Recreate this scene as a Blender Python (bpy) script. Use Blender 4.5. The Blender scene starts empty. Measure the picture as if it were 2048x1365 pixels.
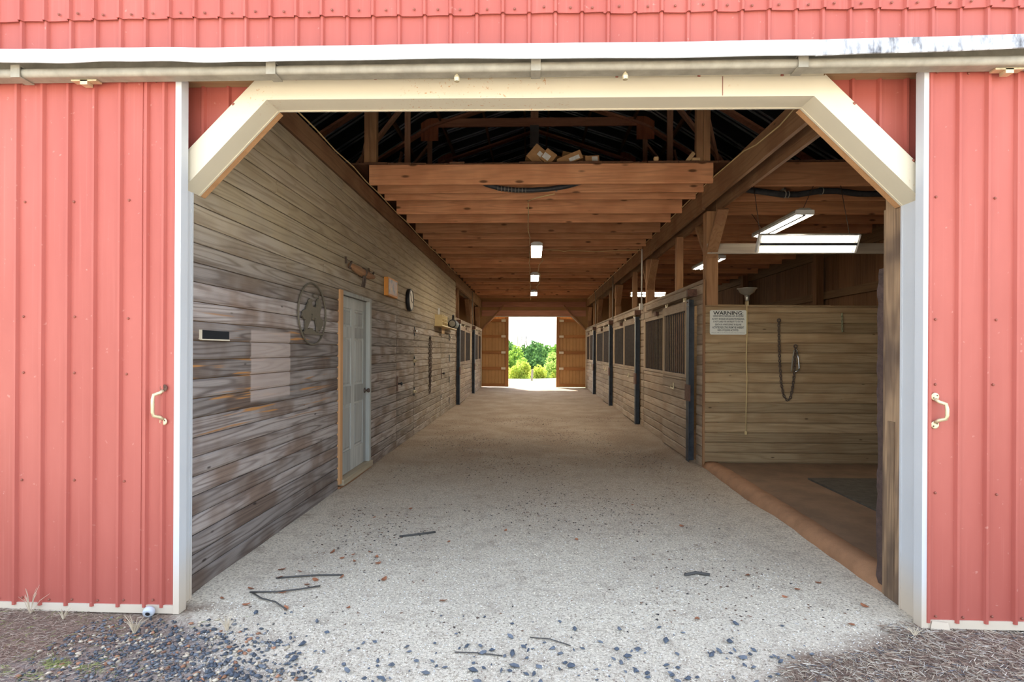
import bpy, math, random
import numpy as np
from mathutils import Vector, Matrix, Euler

random.seed(7)
rng = np.random.default_rng(11)
SC = bpy.context.scene
COL = SC.collection

# ------------------------------------------------------------------ camera
cam_data = bpy.data.cameras.new('camera')
cam = bpy.data.objects.new('camera', cam_data)
COL.objects.link(cam)
cam_data.sensor_width = 36.0
cam_data.lens = 1100.0 / 2048.0 * 36.0
cam_data.shift_y = 19.5 / 2048.0
cam_data.clip_start = 0.05
cam_data.clip_end = 600
cam.matrix_world = (Matrix.Translation((0, 0, 1.45)) @ Matrix.Rotation(math.atan(39 / 1100), 4, 'Z')
                    @ Matrix.Rotation(math.radians(90), 4, 'X') @ Matrix.Rotation(math.radians(0.30), 4, 'Z'))
SC.camera = cam

# ------------------------------------------------------------------ sky, sun, exposure
world = bpy.data.worlds.new('sky')
SC.world = world
world.use_nodes = True
wn = world.node_tree
wn.nodes.clear()
wo = wn.nodes.new('ShaderNodeOutputWorld')
wb = wn.nodes.new('ShaderNodeBackground')
ws = wn.nodes.new('ShaderNodeTexSky')
ws.sky_type = 'NISHITA'
ws.sun_disc = False
ws.sun_elevation = math.radians(59)
ws.sun_rotation = math.radians(-25)
ws.air_density = 1.2
ws.dust_density = 1.6
ws.ozone_density = 1.0
wb.inputs['Strength'].default_value = 0.62
wh = wn.nodes.new('ShaderNodeHueSaturation')      # thin summer haze: less saturated blue
wh.inputs['Saturation'].default_value = 0.62
wn.links.new(ws.outputs[0], wh.inputs['Color'])
wn.links.new(wh.outputs[0], wb.inputs[0])
wn.links.new(wb.outputs[0], wo.inputs[0])

sun_d = bpy.data.lights.new('sun', 'SUN')
sun_d.energy = 11.0
sun_d.angle = math.radians(0.6)
sun_d.color = (1.0, 0.95, 0.86)
sun = bpy.data.objects.new('sun', sun_d)
COL.objects.link(sun)
sun.rotation_euler = Vector((0.30, -0.62, -1.15)).to_track_quat('-Z', 'Y').to_euler()
sun.location = (-10, 40, 40)

vs = SC.view_settings
vs.view_transform = 'Standard'
vs.look = 'None'
vs.exposure = 0.50
vs.gamma = 1.0
vs.use_curve_mapping = False
SC.cycles.max_bounces = 10
SC.cycles.diffuse_bounces = 8
SC.cycles.caustics_reflective = False
SC.cycles.caustics_refractive = False

LAMP = 70.0          # radiance of the strip-light diffusers

# ------------------------------------------------------------------ helpers
WLOC = {}


def tag(o, label=None, cat=None, group=None, kind=None):
    if label: o['label'] = label
    if cat: o['category'] = cat
    if group: o['group'] = group
    if kind: o['kind'] = kind
    return o


def empty(name, loc, label=None, cat=None, group=None, kind=None):
    o = bpy.data.objects.new(name, None)
    COL.objects.link(o)
    o.empty_display_size = 0.1
    o.location = loc
    WLOC[o.name] = Vector(loc)
    return tag(o, label, cat, group, kind)


def link(name, me, centre, parent):
    o = bpy.data.objects.new(name, me)
    COL.objects.link(o)
    c = Vector(centre)
    if parent is not None:
        o.parent = parent
        o.location = c - WLOC[parent.name]
    else:
        o.location = c
    WLOC[o.name] = c
    return o


def mk(name, verts, faces, mat, parent=None, smooth=False):
    v = np.asarray(verts, dtype=float)
    c = (v.min(0) + v.max(0)) / 2
    me = bpy.data.meshes.new(name)
    me.from_pydata((v - c).tolist(), [], faces)
    me.materials.append(mat)
    if smooth:
        me.polygons.foreach_set('use_smooth', [True] * len(me.polygons))
    me.update()
    return link(name, me, c, parent)


class MB:
    """collects solids into one mesh"""
    def __init__(self):
        self.v, self.f = [], []

    def add(self, verts, faces):
        n = len(self.v)
        self.v += [tuple(p) for p in verts]
        self.f += [tuple(i + n for i in f) for f in faces]
        return self

    def box(self, x0, x1, y0, y1, z0, z1):
        return self.add(*box_vf(x0, x1, y0, y1, z0, z1))

    def obox(self, c, size, rot):
        R = Euler(rot).to_matrix()
        v, f = box_vf(*[s * k for s in size for k in (-.5, .5)])
        return self.add([Vector(c) + R @ Vector(p) for p in v], f)

    def beam(self, a, b, w, h, up=(0, 0, 1)):
        v, f = beam_vf(a, b, w, h, up)
        return self.add(v, f)

    def tube(self, pts, r, n=6, closed=False):
        return self.add(*tube_vf(pts, r, n, closed))

    def lathe(self, prof, c, axis='z', n=16):
        return self.add(*lathe_vf(prof, c, axis, n))

    def build(self, name, mat, parent=None, smooth=False):
        return mk(name, self.v, self.f, mat, parent, smooth)


def box_vf(x0, x1, y0, y1, z0, z1):
    v = [(x0, y0, z0), (x1, y0, z0), (x1, y1, z0), (x0, y1, z0), (x0, y0, z1), (x1, y0, z1), (x1, y1, z1), (x0, y1, z1)]
    return v, [(0, 3, 2, 1), (4, 5, 6, 7), (0, 1, 5, 4), (1, 2, 6, 5), (2, 3, 7, 6), (3, 0, 4, 7)]


def beam_vf(a, b, w, h, up=(0, 0, 1)):
    a, b = Vector(a), Vector(b)
    d = (b - a).normalized()
    s = d.cross(Vector(up))
    if s.length < 1e-4: s = d.cross(Vector((1, 0, 0)))
    s.normalize()
    u = s.cross(d).normalized()
    v = []
    for p in (a, b):
        for i, j in ((-1, -1), (1, -1), (1, 1), (-1, 1)):
            v.append(p + s * (i * w / 2) + u * (j * h / 2))
    return v, [(0, 3, 2, 1), (4, 5, 6, 7), (0, 1, 5, 4), (1, 2, 6, 5), (2, 3, 7, 6), (3, 0, 4, 7)]


def tube_vf(pts, r, n=6, closed=False):
    P = [Vector(p) for p in pts]
    m = len(P)
    v, f = [], []
    prev = None
    for i, p in enumerate(P):
        if closed:
            d = P[(i + 1) % m] - P[i - 1]
        else:
            d = P[min(i + 1, m - 1)] - P[max(i - 1, 0)]
        d.normalize()
        if prev is None:
            s = d.cross(Vector((0, 0, 1)))
            if s.length < 1e-3: s = d.cross(Vector((1, 0, 0)))
        else:
            s = prev - d * prev.dot(d)
        s.normalize()
        prev = s
        u = d.cross(s)
        rr = r[i] if isinstance(r, (list, tuple)) else r
        for k in range(n):
            a = 2 * math.pi * k / n
            v.append(p + s * (rr * math.cos(a)) + u * (rr * math.sin(a)))
    for i in range(m if closed else m - 1):
        j = (i + 1) % m
        for k in range(n):
            l = (k + 1) % n
            f.append((i * n + k, i * n + l, j * n + l, j * n + k))
    if not closed:
        f.append(tuple(range(n - 1, -1, -1)))
        f.append(tuple((m - 1) * n + k for k in range(n)))
    return v, f


def lathe_vf(prof, c, axis='z', n=16):
    v, f = [], []
    c = Vector(c)
    for r, h in prof:
        for k in range(n):
            a = 2 * math.pi * k / n
            p = (r * math.cos(a), r * math.sin(a), h)
            if axis == 'x': p = (h, p[0], p[1])
            if axis == 'y': p = (p[1], h, p[0])
            v.append(c + Vector(p))
    m = len(prof)
    for i in range(m - 1):
        for k in range(n):
            l = (k + 1) % n
            f.append((i * n + k, i * n + l, (i + 1) * n + l, (i + 1) * n + k))
    f.append(tuple(range(n - 1, -1, -1)))
    f.append(tuple((m - 1) * n + k for k in range(n)))
    return v, f


def bx(name, b, mat, parent=None):
    return mk(name, *box_vf(*b), mat, parent)


def tube(name, pts, r, mat, parent=None, n=6, closed=False):
    return mk(name, *tube_vf(pts, r, n, closed), mat, parent, True)


def extrude_poly(name, pts, a, b, axis, mat, parent=None):
    """flat outline (2-D) pushed from a to b along axis"""
    n = len(pts)
    def p3(p, t):
        return {'x': (t, p[0], p[1]), 'y': (p[0], t, p[1]), 'z': (p[0], p[1], t)}[axis]
    v = [p3(p, a) for p in pts] + [p3(p, b) for p in pts]
    f = [tuple(range(n)), tuple(range(2 * n - 1, n - 1, -1))]
    f += [(i, i + n, (i + 1) % n + n, (i + 1) % n) for i in range(n)]
    return mk(name, v, f, mat, parent)


def plank_x(name, xf, xb, y0, y1, z0, z1, mat, parent, ch=0.006):
    """board on a wall that faces along x; xf is the face, long edges chamfered"""
    s = 1 if xf > xb else -1
    prof = [(xb, z0), (xf - s * ch, z0), (xf, z0 + ch * 1.6), (xf, z1 - ch), (xf - s * ch, z1), (xb, z1)]
    v = [(x, y0, z) for x, z in prof] + [(x, y1, z) for x, z in prof]
    n = 6
    f = [tuple(range(n)), tuple(range(2 * n - 1, n - 1, -1))] + [(i, i + n, (i + 1) % n + n, (i + 1) % n) for i in range(n)]
    return mk(name, v, f, mat, parent)


def plank_y(name, yf, yb, x0, x1, z0, z1, mat, parent, ch=0.006):
    s = 1 if yf > yb else -1
    prof = [(yb, z0), (yf - s * ch, z0), (yf, z0 + ch * 1.6), (yf, z1 - ch), (yf - s * ch, z1), (yb, z1)]
    v = [(x0, y, z) for y, z in prof] + [(x1, y, z) for y, z in prof]
    n = 6
    f = [tuple(range(n)), tuple(range(2 * n - 1, n - 1, -1))] + [(i, i + n, (i + 1) % n + n, (i + 1) % n) for i in range(n)]
    return mk(name, v, f, mat, parent)


# ------------------------------------------------------------------ materials
def newmat(name):
    m = bpy.data.materials.new(name)
    m.use_nodes = True
    nt = m.node_tree
    return m, nt, nt.nodes['Principled BSDF']


class NB:
    def __init__(self, nt):
        self.nt = nt

    def n(self, t, **kw):
        nd = self.nt.nodes.new(t)
        for k, v in kw.items():
            if k.startswith('i_'):
                key = k[2:]
                nd.inputs[int(key) if key.isdigit() else key].default_value = v
            else:
                setattr(nd, k, v)
        return nd

    def l(self, a, b):
        self.nt.links.new(a, b)
        return b

    def math(self, op, a, b=None, clamp=False):
        nd = self.n('ShaderNodeMath', operation=op, use_clamp=clamp)
        for i, x in enumerate((a, b)):
            if x is None: continue
            if isinstance(x, (int, float)): nd.inputs[i].default_value = x
            else: self.l(x, nd.inputs[i])
        return nd.outputs[0]

    def vmath(self, op, a, b):
        nd = self.n('ShaderNodeVectorMath', operation=op)
        for i, x in enumerate((a, b)):
            if isinstance(x, (tuple, list)): nd.inputs[i].default_value = x
            else: self.l(x, nd.inputs[i])
        return nd.outputs[0]

    def noise(self, vec, scale=1, detail=2, rough=.5):
        nd = self.n('ShaderNodeTexNoise')
        nd.inputs['Scale'].default_value = scale
        nd.inputs['Detail'].default_value = detail
        nd.inputs['Roughness'].default_value = rough
        self.l(vec, nd.inputs['Vector'])
        return nd.outputs['Fac']

    def ramp(self, fac, stops):
        nd = self.n('ShaderNodeValToRGB')
        cr = nd.color_ramp
        while len(cr.elements) < len(stops): cr.elements.new(0.5)
        for e, (p, c) in zip(cr.elements, stops):
            e.position = p
            e.color = (*c, 1) if len(c) == 3 else c
        self.l(fac, nd.inputs[0])
        return nd.outputs[0]

    def mix(self, fac, a, b, blend='MIX'):
        nd = self.n('ShaderNodeMix', data_type='RGBA', blend_type=blend)
        nd.clamp_factor = True
        for i, x in ((0, fac), (6, a), (7, b)):
            if isinstance(x, (int, float)): nd.inputs[i].default_value = x
            elif isinstance(x, (tuple, list)): nd.inputs[i].default_value = (*x, 1)
            else: self.l(x, nd.inputs[i])
        return nd.outputs[2]

    def smooth(self, x, lo, hi):
        nd = self.n('ShaderNodeMapRange', interpolation_type='SMOOTHSTEP')
        nd.inputs[1].default_value = lo
        nd.inputs[2].default_value = hi
        self.l(x, nd.inputs[0])
        return nd.outputs[0]

    def bump(self, h, strength, dist, bsdf):
        nd = self.n('ShaderNodeBump')
        nd.inputs['Strength'].default_value = strength
        nd.inputs['Distance'].default_value = dist
        self.l(h, nd.inputs['Height'])
        self.l(nd.outputs[0], bsdf.inputs['Normal'])


def plain(name, col, rough=.6, metal=0.0, var=0.12, scale=6.0, bump=0.0, spec=.3):
    m, nt, b = newmat(name)
    N = NB(nt)
    pos = N.n('ShaderNodeNewGeometry').outputs['Position']
    f = N.noise(pos, scale, 4, .6)
    lo = tuple(c * (1 - var) for c in col)
    hi = tuple(min(1, c * (1 + var)) for c in col)
    N.l(N.ramp(f, [(.3, lo), (.7, hi)]), b.inputs['Base Color'])
    b.inputs['Roughness'].default_value = rough
    b.inputs['Metallic'].default_value = metal
    b.inputs['Specular IOR Level'].default_value = spec
    if bump: N.bump(N.noise(pos, scale * 8, 3, .6), bump, .01, b)
    return m


def wood(name, axis, base, dark, tint=None, ring=38, across=9.0, knots=.11, rough=.82, ramt=.75, patch=None, vary=.36):
    """grain runs along `axis` in world space; every board gets its own offset and tone"""
    m, nt, b = newmat(name)
    N = NB(nt)
    pos = N.n('ShaderNodeNewGeometry').outputs['Position']
    rnd = N.n('ShaderNodeObjectInfo').outputs['Random']
    off = N.n('ShaderNodeCombineXYZ')
    N.l(N.math('MULTIPLY', rnd, 37.0), off.inputs[0])
    N.l(N.math('MULTIPLY', rnd, 91.0), off.inputs[1])
    N.l(N.math('MULTIPLY', rnd, 53.0), off.inputs[2])
    p = N.vmath('ADD', pos, off.outputs[0])
    k = 'xyz'.index(axis)
    s1 = [across] * 3; s1[k] = .62
    s2 = [190.0] * 3; s2[k] = 3.0
    s3 = [7.5] * 3; s3[k] = 2.6
    v = N.noise(N.vmath('MULTIPLY', p, tuple(s1)), 1, 1.5, .45)
    rings = N.math('SINE', N.math('MULTIPLY', v, float(ring) * 2))
    rings = N.math('ADD', N.math('MULTIPLY', rings, .5), .5)
    rings = N.math('POWER', rings, 2.2)
    rings = N.math('MULTIPLY', rings, N.math('ADD', N.math('MULTIPLY', N.noise(N.vmath('MULTIPLY', p, tuple(s1)), 3.1, 2), 1.2), .1), True)
    fine = N.noise(N.vmath('MULTIPLY', p, tuple(s2)), 1, 2, .6)
    big = N.noise(p, 1.7, 3, .55)
    col = N.mix(N.math('MULTIPLY', rings, ramt), base, dark)
    if tint:
        col = N.mix(N.smooth(big, .42, .66), col, N.mix(N.math('MULTIPLY', rings, ramt * .8), tint, dark))
    tone = N.math('ADD', N.math('MULTIPLY', rnd, vary), .98 - vary / 2)
    tone = N.math('MULTIPLY', tone, N.math('ADD', N.math('MULTIPLY', fine, .55), .72))
    cc = N.n('ShaderNodeCombineXYZ')
    for i in range(3): N.l(tone, cc.inputs[i])
    col = N.mix(1.0, col, cc.outputs[0], 'MULTIPLY')
    if knots:
        vo = N.n('ShaderNodeTexVoronoi')
        vo.inputs['Scale'].default_value = 1.0
        N.l(N.vmath('MULTIPLY', p, tuple(s3)), vo.inputs['Vector'])
        kd = N.smooth(vo.outputs['Distance'], knots * 1.15, knots * .45)
        col = N.mix(N.math('MULTIPLY', kd, .85), col, tuple(c * .30 for c in dark))
    if patch:
        col = patch(N, pos, p, col, rings, fine)
    N.l(col, b.inputs['Base Color'])
    b.inputs['Roughness'].default_value = rough
    b.inputs['Specular IOR Level'].default_value = .22
    h = N.math('ADD', N.math('MULTIPLY', rings, -.5), N.math('MULTIPLY', fine, .8))
    N.bump(h, .55, .004, b)
    return m


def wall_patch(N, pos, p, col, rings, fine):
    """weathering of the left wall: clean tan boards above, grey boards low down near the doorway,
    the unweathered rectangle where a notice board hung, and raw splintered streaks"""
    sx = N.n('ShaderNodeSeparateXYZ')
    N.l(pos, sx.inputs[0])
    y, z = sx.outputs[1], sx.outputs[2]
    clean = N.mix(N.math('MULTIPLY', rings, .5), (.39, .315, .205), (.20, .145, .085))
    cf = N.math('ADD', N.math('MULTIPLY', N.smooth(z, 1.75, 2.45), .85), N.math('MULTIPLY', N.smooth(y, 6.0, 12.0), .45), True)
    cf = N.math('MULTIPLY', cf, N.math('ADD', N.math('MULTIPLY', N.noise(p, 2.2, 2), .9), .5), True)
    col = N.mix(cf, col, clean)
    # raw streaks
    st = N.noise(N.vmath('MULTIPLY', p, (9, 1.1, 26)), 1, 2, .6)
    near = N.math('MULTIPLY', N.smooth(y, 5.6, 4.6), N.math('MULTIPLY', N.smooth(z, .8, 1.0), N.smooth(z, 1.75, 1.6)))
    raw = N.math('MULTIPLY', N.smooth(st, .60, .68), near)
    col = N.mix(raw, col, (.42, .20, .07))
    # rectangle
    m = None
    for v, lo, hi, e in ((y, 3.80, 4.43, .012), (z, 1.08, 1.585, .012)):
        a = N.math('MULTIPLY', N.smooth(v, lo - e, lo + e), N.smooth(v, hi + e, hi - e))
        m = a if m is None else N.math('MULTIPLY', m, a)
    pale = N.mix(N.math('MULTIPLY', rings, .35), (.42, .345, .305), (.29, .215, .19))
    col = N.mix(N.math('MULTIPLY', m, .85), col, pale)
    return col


M = {}
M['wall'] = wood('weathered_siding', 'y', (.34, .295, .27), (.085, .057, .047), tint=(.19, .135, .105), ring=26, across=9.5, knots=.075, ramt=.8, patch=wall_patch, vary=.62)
M['stall_y'] = wood('stall_boards_y', 'y', (.38, .295, .215), (.21, .145, .095), tint=(.31, .22, .15), ring=22, knots=.07, ramt=.5)
M['stall_z'] = wood('stall_boards_z', 'z', (.43, .32, .21), (.25, .165, .095), ring=22, knots=.05, ramt=.5)
M['stall_x'] = wood('wash_wall_boards', 'x', (.42, .295, .165), (.24, .145, .07), tint=(.34, .22, .115), ring=26, knots=.07, ramt=.6)
M['joist_x'] = wood('joist_timber', 'x', (.60, .29, .145), (.33, .14, .064), tint=(.50, .22, .105), ring=20, knots=.16, ramt=.5, vary=.62)
M['beam_y'] = wood('girder_timber', 'y', (.30, .165, .085), (.16, .08, .04), tint=(.24, .12, .06), ring=20, knots=.08, ramt=.5)
M['post_z'] = wood('post_timber', 'z', (.38, .205, .10), (.20, .095, .045), tint=(.30, .15, .075), ring=20, knots=.07, ramt=.5)
M['truss'] = wood('truss_timber', 'x', (.56, .27, .17), (.32, .14, .085), ring=18, knots=.05, ramt=.5)
M['truss_z'] = wood('web_timber', 'z', (.54, .30, .19), (.31, .155, .095), ring=18, knots=.05, ramt=.5)
M['old_post'] = wood('stained_post', 'z', (.33, .215, .125), (.13, .08, .05), tint=(.12, .08, .055), ring=30, knots=.08)
M['barn_z'] = wood('vertical_barn_boards', 'z', (.20, .105, .05), (.10, .048, .024), ring=16, knots=.05, ramt=.5)
M['barn_y'] = wood('barn_girts', 'y', (.20, .12, .06), (.10, .055, .028), ring=16, knots=.05, ramt=.5)
M['deck'] = wood('loft_deck', 'y', (.16, .075, .04), (.08, .035, .02), ring=16, knots=0, ramt=.5)
M['door_blue'] = wood('weathered_door', 'z', (.40, .40, .37), (.23, .22, .20), ring=10, knots=0, ramt=.5)
M['raw_z'] = wood('raw_casing', 'z', (.55, .30, .14), (.36, .17, .075), ring=14, knots=.03, ramt=.4)
M['sill_y'] = wood('door_sill', 'y', (.36, .30, .21), (.2, .15, .1), ring=14, knots=0, ramt=.4)
M['fardoor_x'] = wood('far_door_girts', 'x', (.34, .145, .05), (.19, .075, .03), ring=16, knots=.07, ramt=.45)
M['fardoor_z'] = wood('far_door_stiles', 'z', (.36, .16, .06), (.2, .08, .03), ring=16, knots=.07, ramt=.45)
M['scrap'] = wood('lumber_scraps', 'x', (.62, .42, .22), (.42, .26, .13), ring=14, knots=0, ramt=.4)
M['header_x'] = wood('header_board', 'x', (.42, .27, .14), (.22, .12, .06), tint=(.30, .21, .13), ring=18, knots=.06, ramt=.5)
M['rail_x'] = wood('grey_rail', 'x', (.40, .34, .27), (.26, .2, .15), ring=14, knots=0, ramt=.4)


def metal_red():
    m, nt, b = newmat('faded_red_sheet')
    N = NB(nt)
    pos = N.n('ShaderNodeNewGeometry').outputs['Position']
    rnd = N.n('ShaderNodeObjectInfo').outputs['Random']
    f = N.noise(N.vmath('MULTIPLY', pos, (3, 3, .7)), 1, 4, .6)
    col = N.ramp(f, [(.25, (.34, .076, .056)), (.75, (.42, .112, .085))])
    st = N.noise(N.vmath('MULTIPLY', pos, (60, 60, .8)), 1, 3, .6)
    col = N.mix(N.math('MULTIPLY', N.smooth(st, .55, .8), .22), col, (.55, .22, .18))
    sp = N.noise(pos, 34, 2, .5)
    col = N.mix(N.math('MULTIPLY', N.smooth(sp, .70, .78), .35), col, (.62, .34, .28))
    col = N.mix(N.math('MULTIPLY', rnd, .10), col, (.36, .07, .065))
    N.l(col, b.inputs['Base Color'])
    b.inputs['Roughness'].default_value = .5
    b.inputs['Specular IOR Level'].default_value = .35
    N.bump(N.noise(N.vmath('MULTIPLY', pos, (2.5, 2.5, 1.2)), 1, 2), .25, .02, b)
    return m


def metal_white(name, col=(.56, .57, .58), rust=.72):
    m, nt, b = newmat(name)
    N = NB(nt)
    pos = N.n('ShaderNodeNewGeometry').outputs['Position']
    f = N.noise(pos, 2.2, 4, .6)
    c = N.ramp(f, [(.3, tuple(k * .93 for k in col)), (.7, col)])
    sp = N.noise(pos, 55, 3, .6)
    reg = N.noise(pos, 1.4, 2, .5)
    rm = N.math('MULTIPLY', N.smooth(sp, rust, rust + .08), N.smooth(reg, .5, .62))
    c = N.mix(N.math('MULTIPLY', rm, .8), c, (.45, .20, .06))
    sx = N.n('ShaderNodeSeparateXYZ')
    N.l(pos, sx.inputs[0])
    stain = N.math('MULTIPLY', N.smooth(N.math('ADD', sx.outputs[2], N.math('MULTIPLY', reg, -.3)), .25, -.15), .55)
    c = N.mix(stain, c, (.60, .42, .22))
    N.l(c, b.inputs['Base Color'])
    b.inputs['Roughness'].default_value = .45
    b.inputs['Specular IOR Level'].default_value = .35
    return m


M['red'] = metal_red()
M['white'] = metal_white('white_trim_metal')
M['cream'] = metal_white('cream_trim_metal', (.62, .56, .43), .62)
M['flash'] = plain('white_flashing', (.50, .53, .58), .4, var=.06, scale=14)
M['galv'] = plain('galvanised_track', (.30, .275, .22), .6, .1, var=.18, scale=12)
M['steel'] = plain('dark_steel', (.055, .06, .07), .5, .4, var=.3, scale=9)
M['rusty'] = plain('rusty_plate', (.13, .065, .045), .75, .1, var=.35, scale=30)
M['iron'] = plain('old_iron', (.10, .07, .055), .7, .3, var=.3, scale=30)
M['brass'] = plain('worn_brass', (.62, .52, .33), .42, .5, var=.2, scale=30)
M['bronze'] = plain('painted_bronze', (.12, .10, .07), .6, .1, var=.12, scale=20)
M['bar'] = plain('stall_bars', (.075, .055, .045), .55, .3, var=.25, scale=18)
M['screw'] = plain('rusted_screws', (.28, .10, .07), .6, .2)
M['black'] = plain('black_plastic', (.018, .018, .02), .45)
M['hose'] = plain('black_hose', (.035, .035, .038), .45, var=.3, scale=20)
M['dark'] = plain('slot_shade', (.012, .013, .015), .9)
M['wire'] = plain('yellow_cable', (.62, .46, .22), .5)
M['conduit'] = plain('white_conduit', (.66, .64, .58), .5)
M['paper'] = plain('white_paper', (.72, .70, .66), .7, var=.12, scale=30)
M['card'] = plain('cardboard', (.42, .23, .10), .8, var=.15, scale=14)
M['ink'] = plain('black_ink', (.015, .015, .015), .6)
M['concrete'] = plain('red_dust_concrete', (.22, .135, .08), .8, var=.22, scale=3.5, bump=.3)
M['kerb'] = plain('red_clay_kerb', (.34, .175, .09), .85, var=.18, scale=6, bump=.4)
M['mat'] = plain('rubber_stall_mat', (.10, .085, .065), .85, var=.25, scale=14, bump=.5)
M['rubber'] = plain('brown_rubber_edge', (.07, .043, .035), .8, var=.3, scale=25, bump=.5)
M['alu'] = plain('lamp_aluminium', (.36, .34, .29), .35, .7)
M['orange'] = plain('orange_paint', (.62, .25, .05), .6)
M['clockface'] = plain('clock_face', (.52, .44, .30), .35)
M['chrome'] = plain('chrome', (.6, .6, .6), .2, .9)
M['basket'] = plain('pale_yellow_wire', (.62, .48, .24), .5)
M['housing'] = plain('white_enamel', (.70, .70, .68), .4)
M['roof_in'] = plain('black_roof_underside', (.022, .023, .027), .55, var=.5, scale=5, bump=.9, spec=.4)
M['rib'] = plain('roof_rib_metal', (.42, .43, .44), .4, .6)
M['tan_sheet'] = plain('tan_sheet_inside', (.42, .225, .085), .6, var=.08, scale=3)
M['whiteblock'] = plain('pale_block', (.66, .58, .44), .7)
M['gusset'] = wood('plywood_gusset', 'z', (.46, .17, .09), (.25, .08, .05), ring=12, knots=0, ramt=.7)
M['twig'] = plain('dark_twig', (.07, .065, .06), .8)
M['leaf_dry'] = plain('dry_leaf', (.33, .13, .065), .7, var=.35, scale=9)
M['tuft'] = plain('dead_grass', (.55, .46, .34), .8, var=.2, scale=20)
M['greygreen'] = plain('aged_brass_chain', (.23, .22, .13), .6, .4)


def lamp_mat(strength, name='lit_diffuser', col=(1, .90, .74)):
    m, nt, b = newmat(name)
    b.inputs['Base Color'].default_value = (.9, .9, .88, 1)
    b.inputs['Emission Color'].default_value = (*col, 1)
    b.inputs['Emission Strength'].default_value = strength
    return m


M['lamp'] = lamp_mat(LAMP)
M['lamp_cool'] = lamp_mat(LAMP * .38, 'lit_tubes', (1, .88, .70))

# ------------------------------------------------------------------ ground, aisle floor
FY0, FY1 = 3.11, 21.5
XL, XR = -1.97, 2.13


def grid(name, xs, ys, zf, mat, parent=None):
    nx, ny = len(xs), len(ys)
    v = [(x, y, zf(x, y)) for y in ys for x in xs]
    f = [(j * nx + i, j * nx + i + 1, (j + 1) * nx + i + 1, (j + 1) * nx + i) for j in range(ny - 1) for i in range(nx - 1)]
    me = bpy.data.meshes.new(name)
    me.from_pydata(v, [], f)
    me.materials.append(mat)
    me.polygons.foreach_set('use_smooth', [True] * len(me.polygons))
    o = bpy.data.objects.new(name, me)
    COL.objects.link(o)
    WLOC[o.name] = Vector((0, 0, 0))
    return o


def lump(x, y):
    return (math.sin(x * 2.3 + 1.1) * math.sin(y * 1.7 + .4) + .6 * math.sin(x * 5.1 + y * 3.3) + .5 * math.sin(y * 6.1 - x * 2.2 + 2)) * .007


def yard_mat():
    """pale screenings in the aisle and spilling out of it, dark gravel to the left, bark litter to the right"""
    m, nt, b = newmat('screenings_gravel_and_litter')
    N = NB(nt)
    pos = N.n('ShaderNodeNewGeometry').outputs['Position']
    sx = N.n('ShaderNodeSeparateXYZ')
    N.l(pos, sx.inputs[0])
    x, y = sx.outputs[0], sx.outputs[1]
    f = N.noise(pos, 70, 4, .75)
    g = N.noise(pos, 120, 3, .7)
    big = N.noise(pos, 1.6, 4, .6)
    wob = N.math('MULTIPLY', N.math('ADD', N.noise(pos, 3.2, 4, .6), -.5), 1.1)
    pale = N.ramp(f, [(.32, (.28, .22, .16)), (.45, (.64, .56, .44)), (.62, (.86, .77, .62))])
    pale = N.mix(N.smooth(g, .60, .68), pale, (.17, .13, .10))
    pale = N.mix(N.math('MULTIPLY', N.smooth(N.noise(pos, 6, 5, .7), .50, .66), .35), pale, (.34, .27, .21))
    # darker, browner floor colour deeper in the aisle
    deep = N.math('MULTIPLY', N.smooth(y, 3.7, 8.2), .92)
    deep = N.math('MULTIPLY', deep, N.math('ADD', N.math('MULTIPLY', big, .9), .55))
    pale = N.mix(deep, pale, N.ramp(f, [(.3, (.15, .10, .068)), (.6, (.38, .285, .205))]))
    dirt = N.math('MULTIPLY', N.smooth(N.noise(pos, 4.5, 4, .65), .58, .72), N.smooth(y, 3.1, 4.2))
    pale = N.mix(N.math('MULTIPLY', dirt, .5), pale, (.26, .18, .125))
    brown = N.ramp(N.noise(N.vmath('MULTIPLY', pos, (60, 150, 60)), 1, 3, .7), [(.3, (.09, .06, .045)), (.5, (.25, .18, .13)), (.7, (.48, .39, .30))])
    grav = N.ramp(f, [(.34, (.16, .14, .13)), (.52, (.34, .29, .25)), (.7, (.58, .49, .39))])
    inside = N.smooth(y, 3.0, 3.12)
    dl = N.math('ADD', N.math('SUBTRACT', N.math('ADD', x, y), 1.03), wob)
    dr = N.math('ADD', N.math('SUBTRACT', N.math('ADD', 2.1, N.math('MULTIPLY', N.math('SUBTRACT', y, 3.0), 1.9)), x), wob)
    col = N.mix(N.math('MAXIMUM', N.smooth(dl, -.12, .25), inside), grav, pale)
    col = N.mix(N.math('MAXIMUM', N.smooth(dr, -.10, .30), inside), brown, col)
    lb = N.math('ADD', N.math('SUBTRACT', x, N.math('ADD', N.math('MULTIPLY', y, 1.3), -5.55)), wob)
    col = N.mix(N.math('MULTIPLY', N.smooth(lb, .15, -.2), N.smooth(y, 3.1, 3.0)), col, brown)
    # unseen pale drive, added so sunlight bounces off it into the doorway
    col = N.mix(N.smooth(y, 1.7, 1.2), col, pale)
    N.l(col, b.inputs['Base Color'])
    b.inputs['Roughness'].default_value = .9
    b.inputs['Specular IOR Level'].default_value = .1
    h = N.math('ADD', f, N.math('MULTIPLY', N.noise(pos, 22, 3), .8))
    N.bump(h, .8, .015, b)
    return m


M['yard'] = yard_mat()

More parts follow.
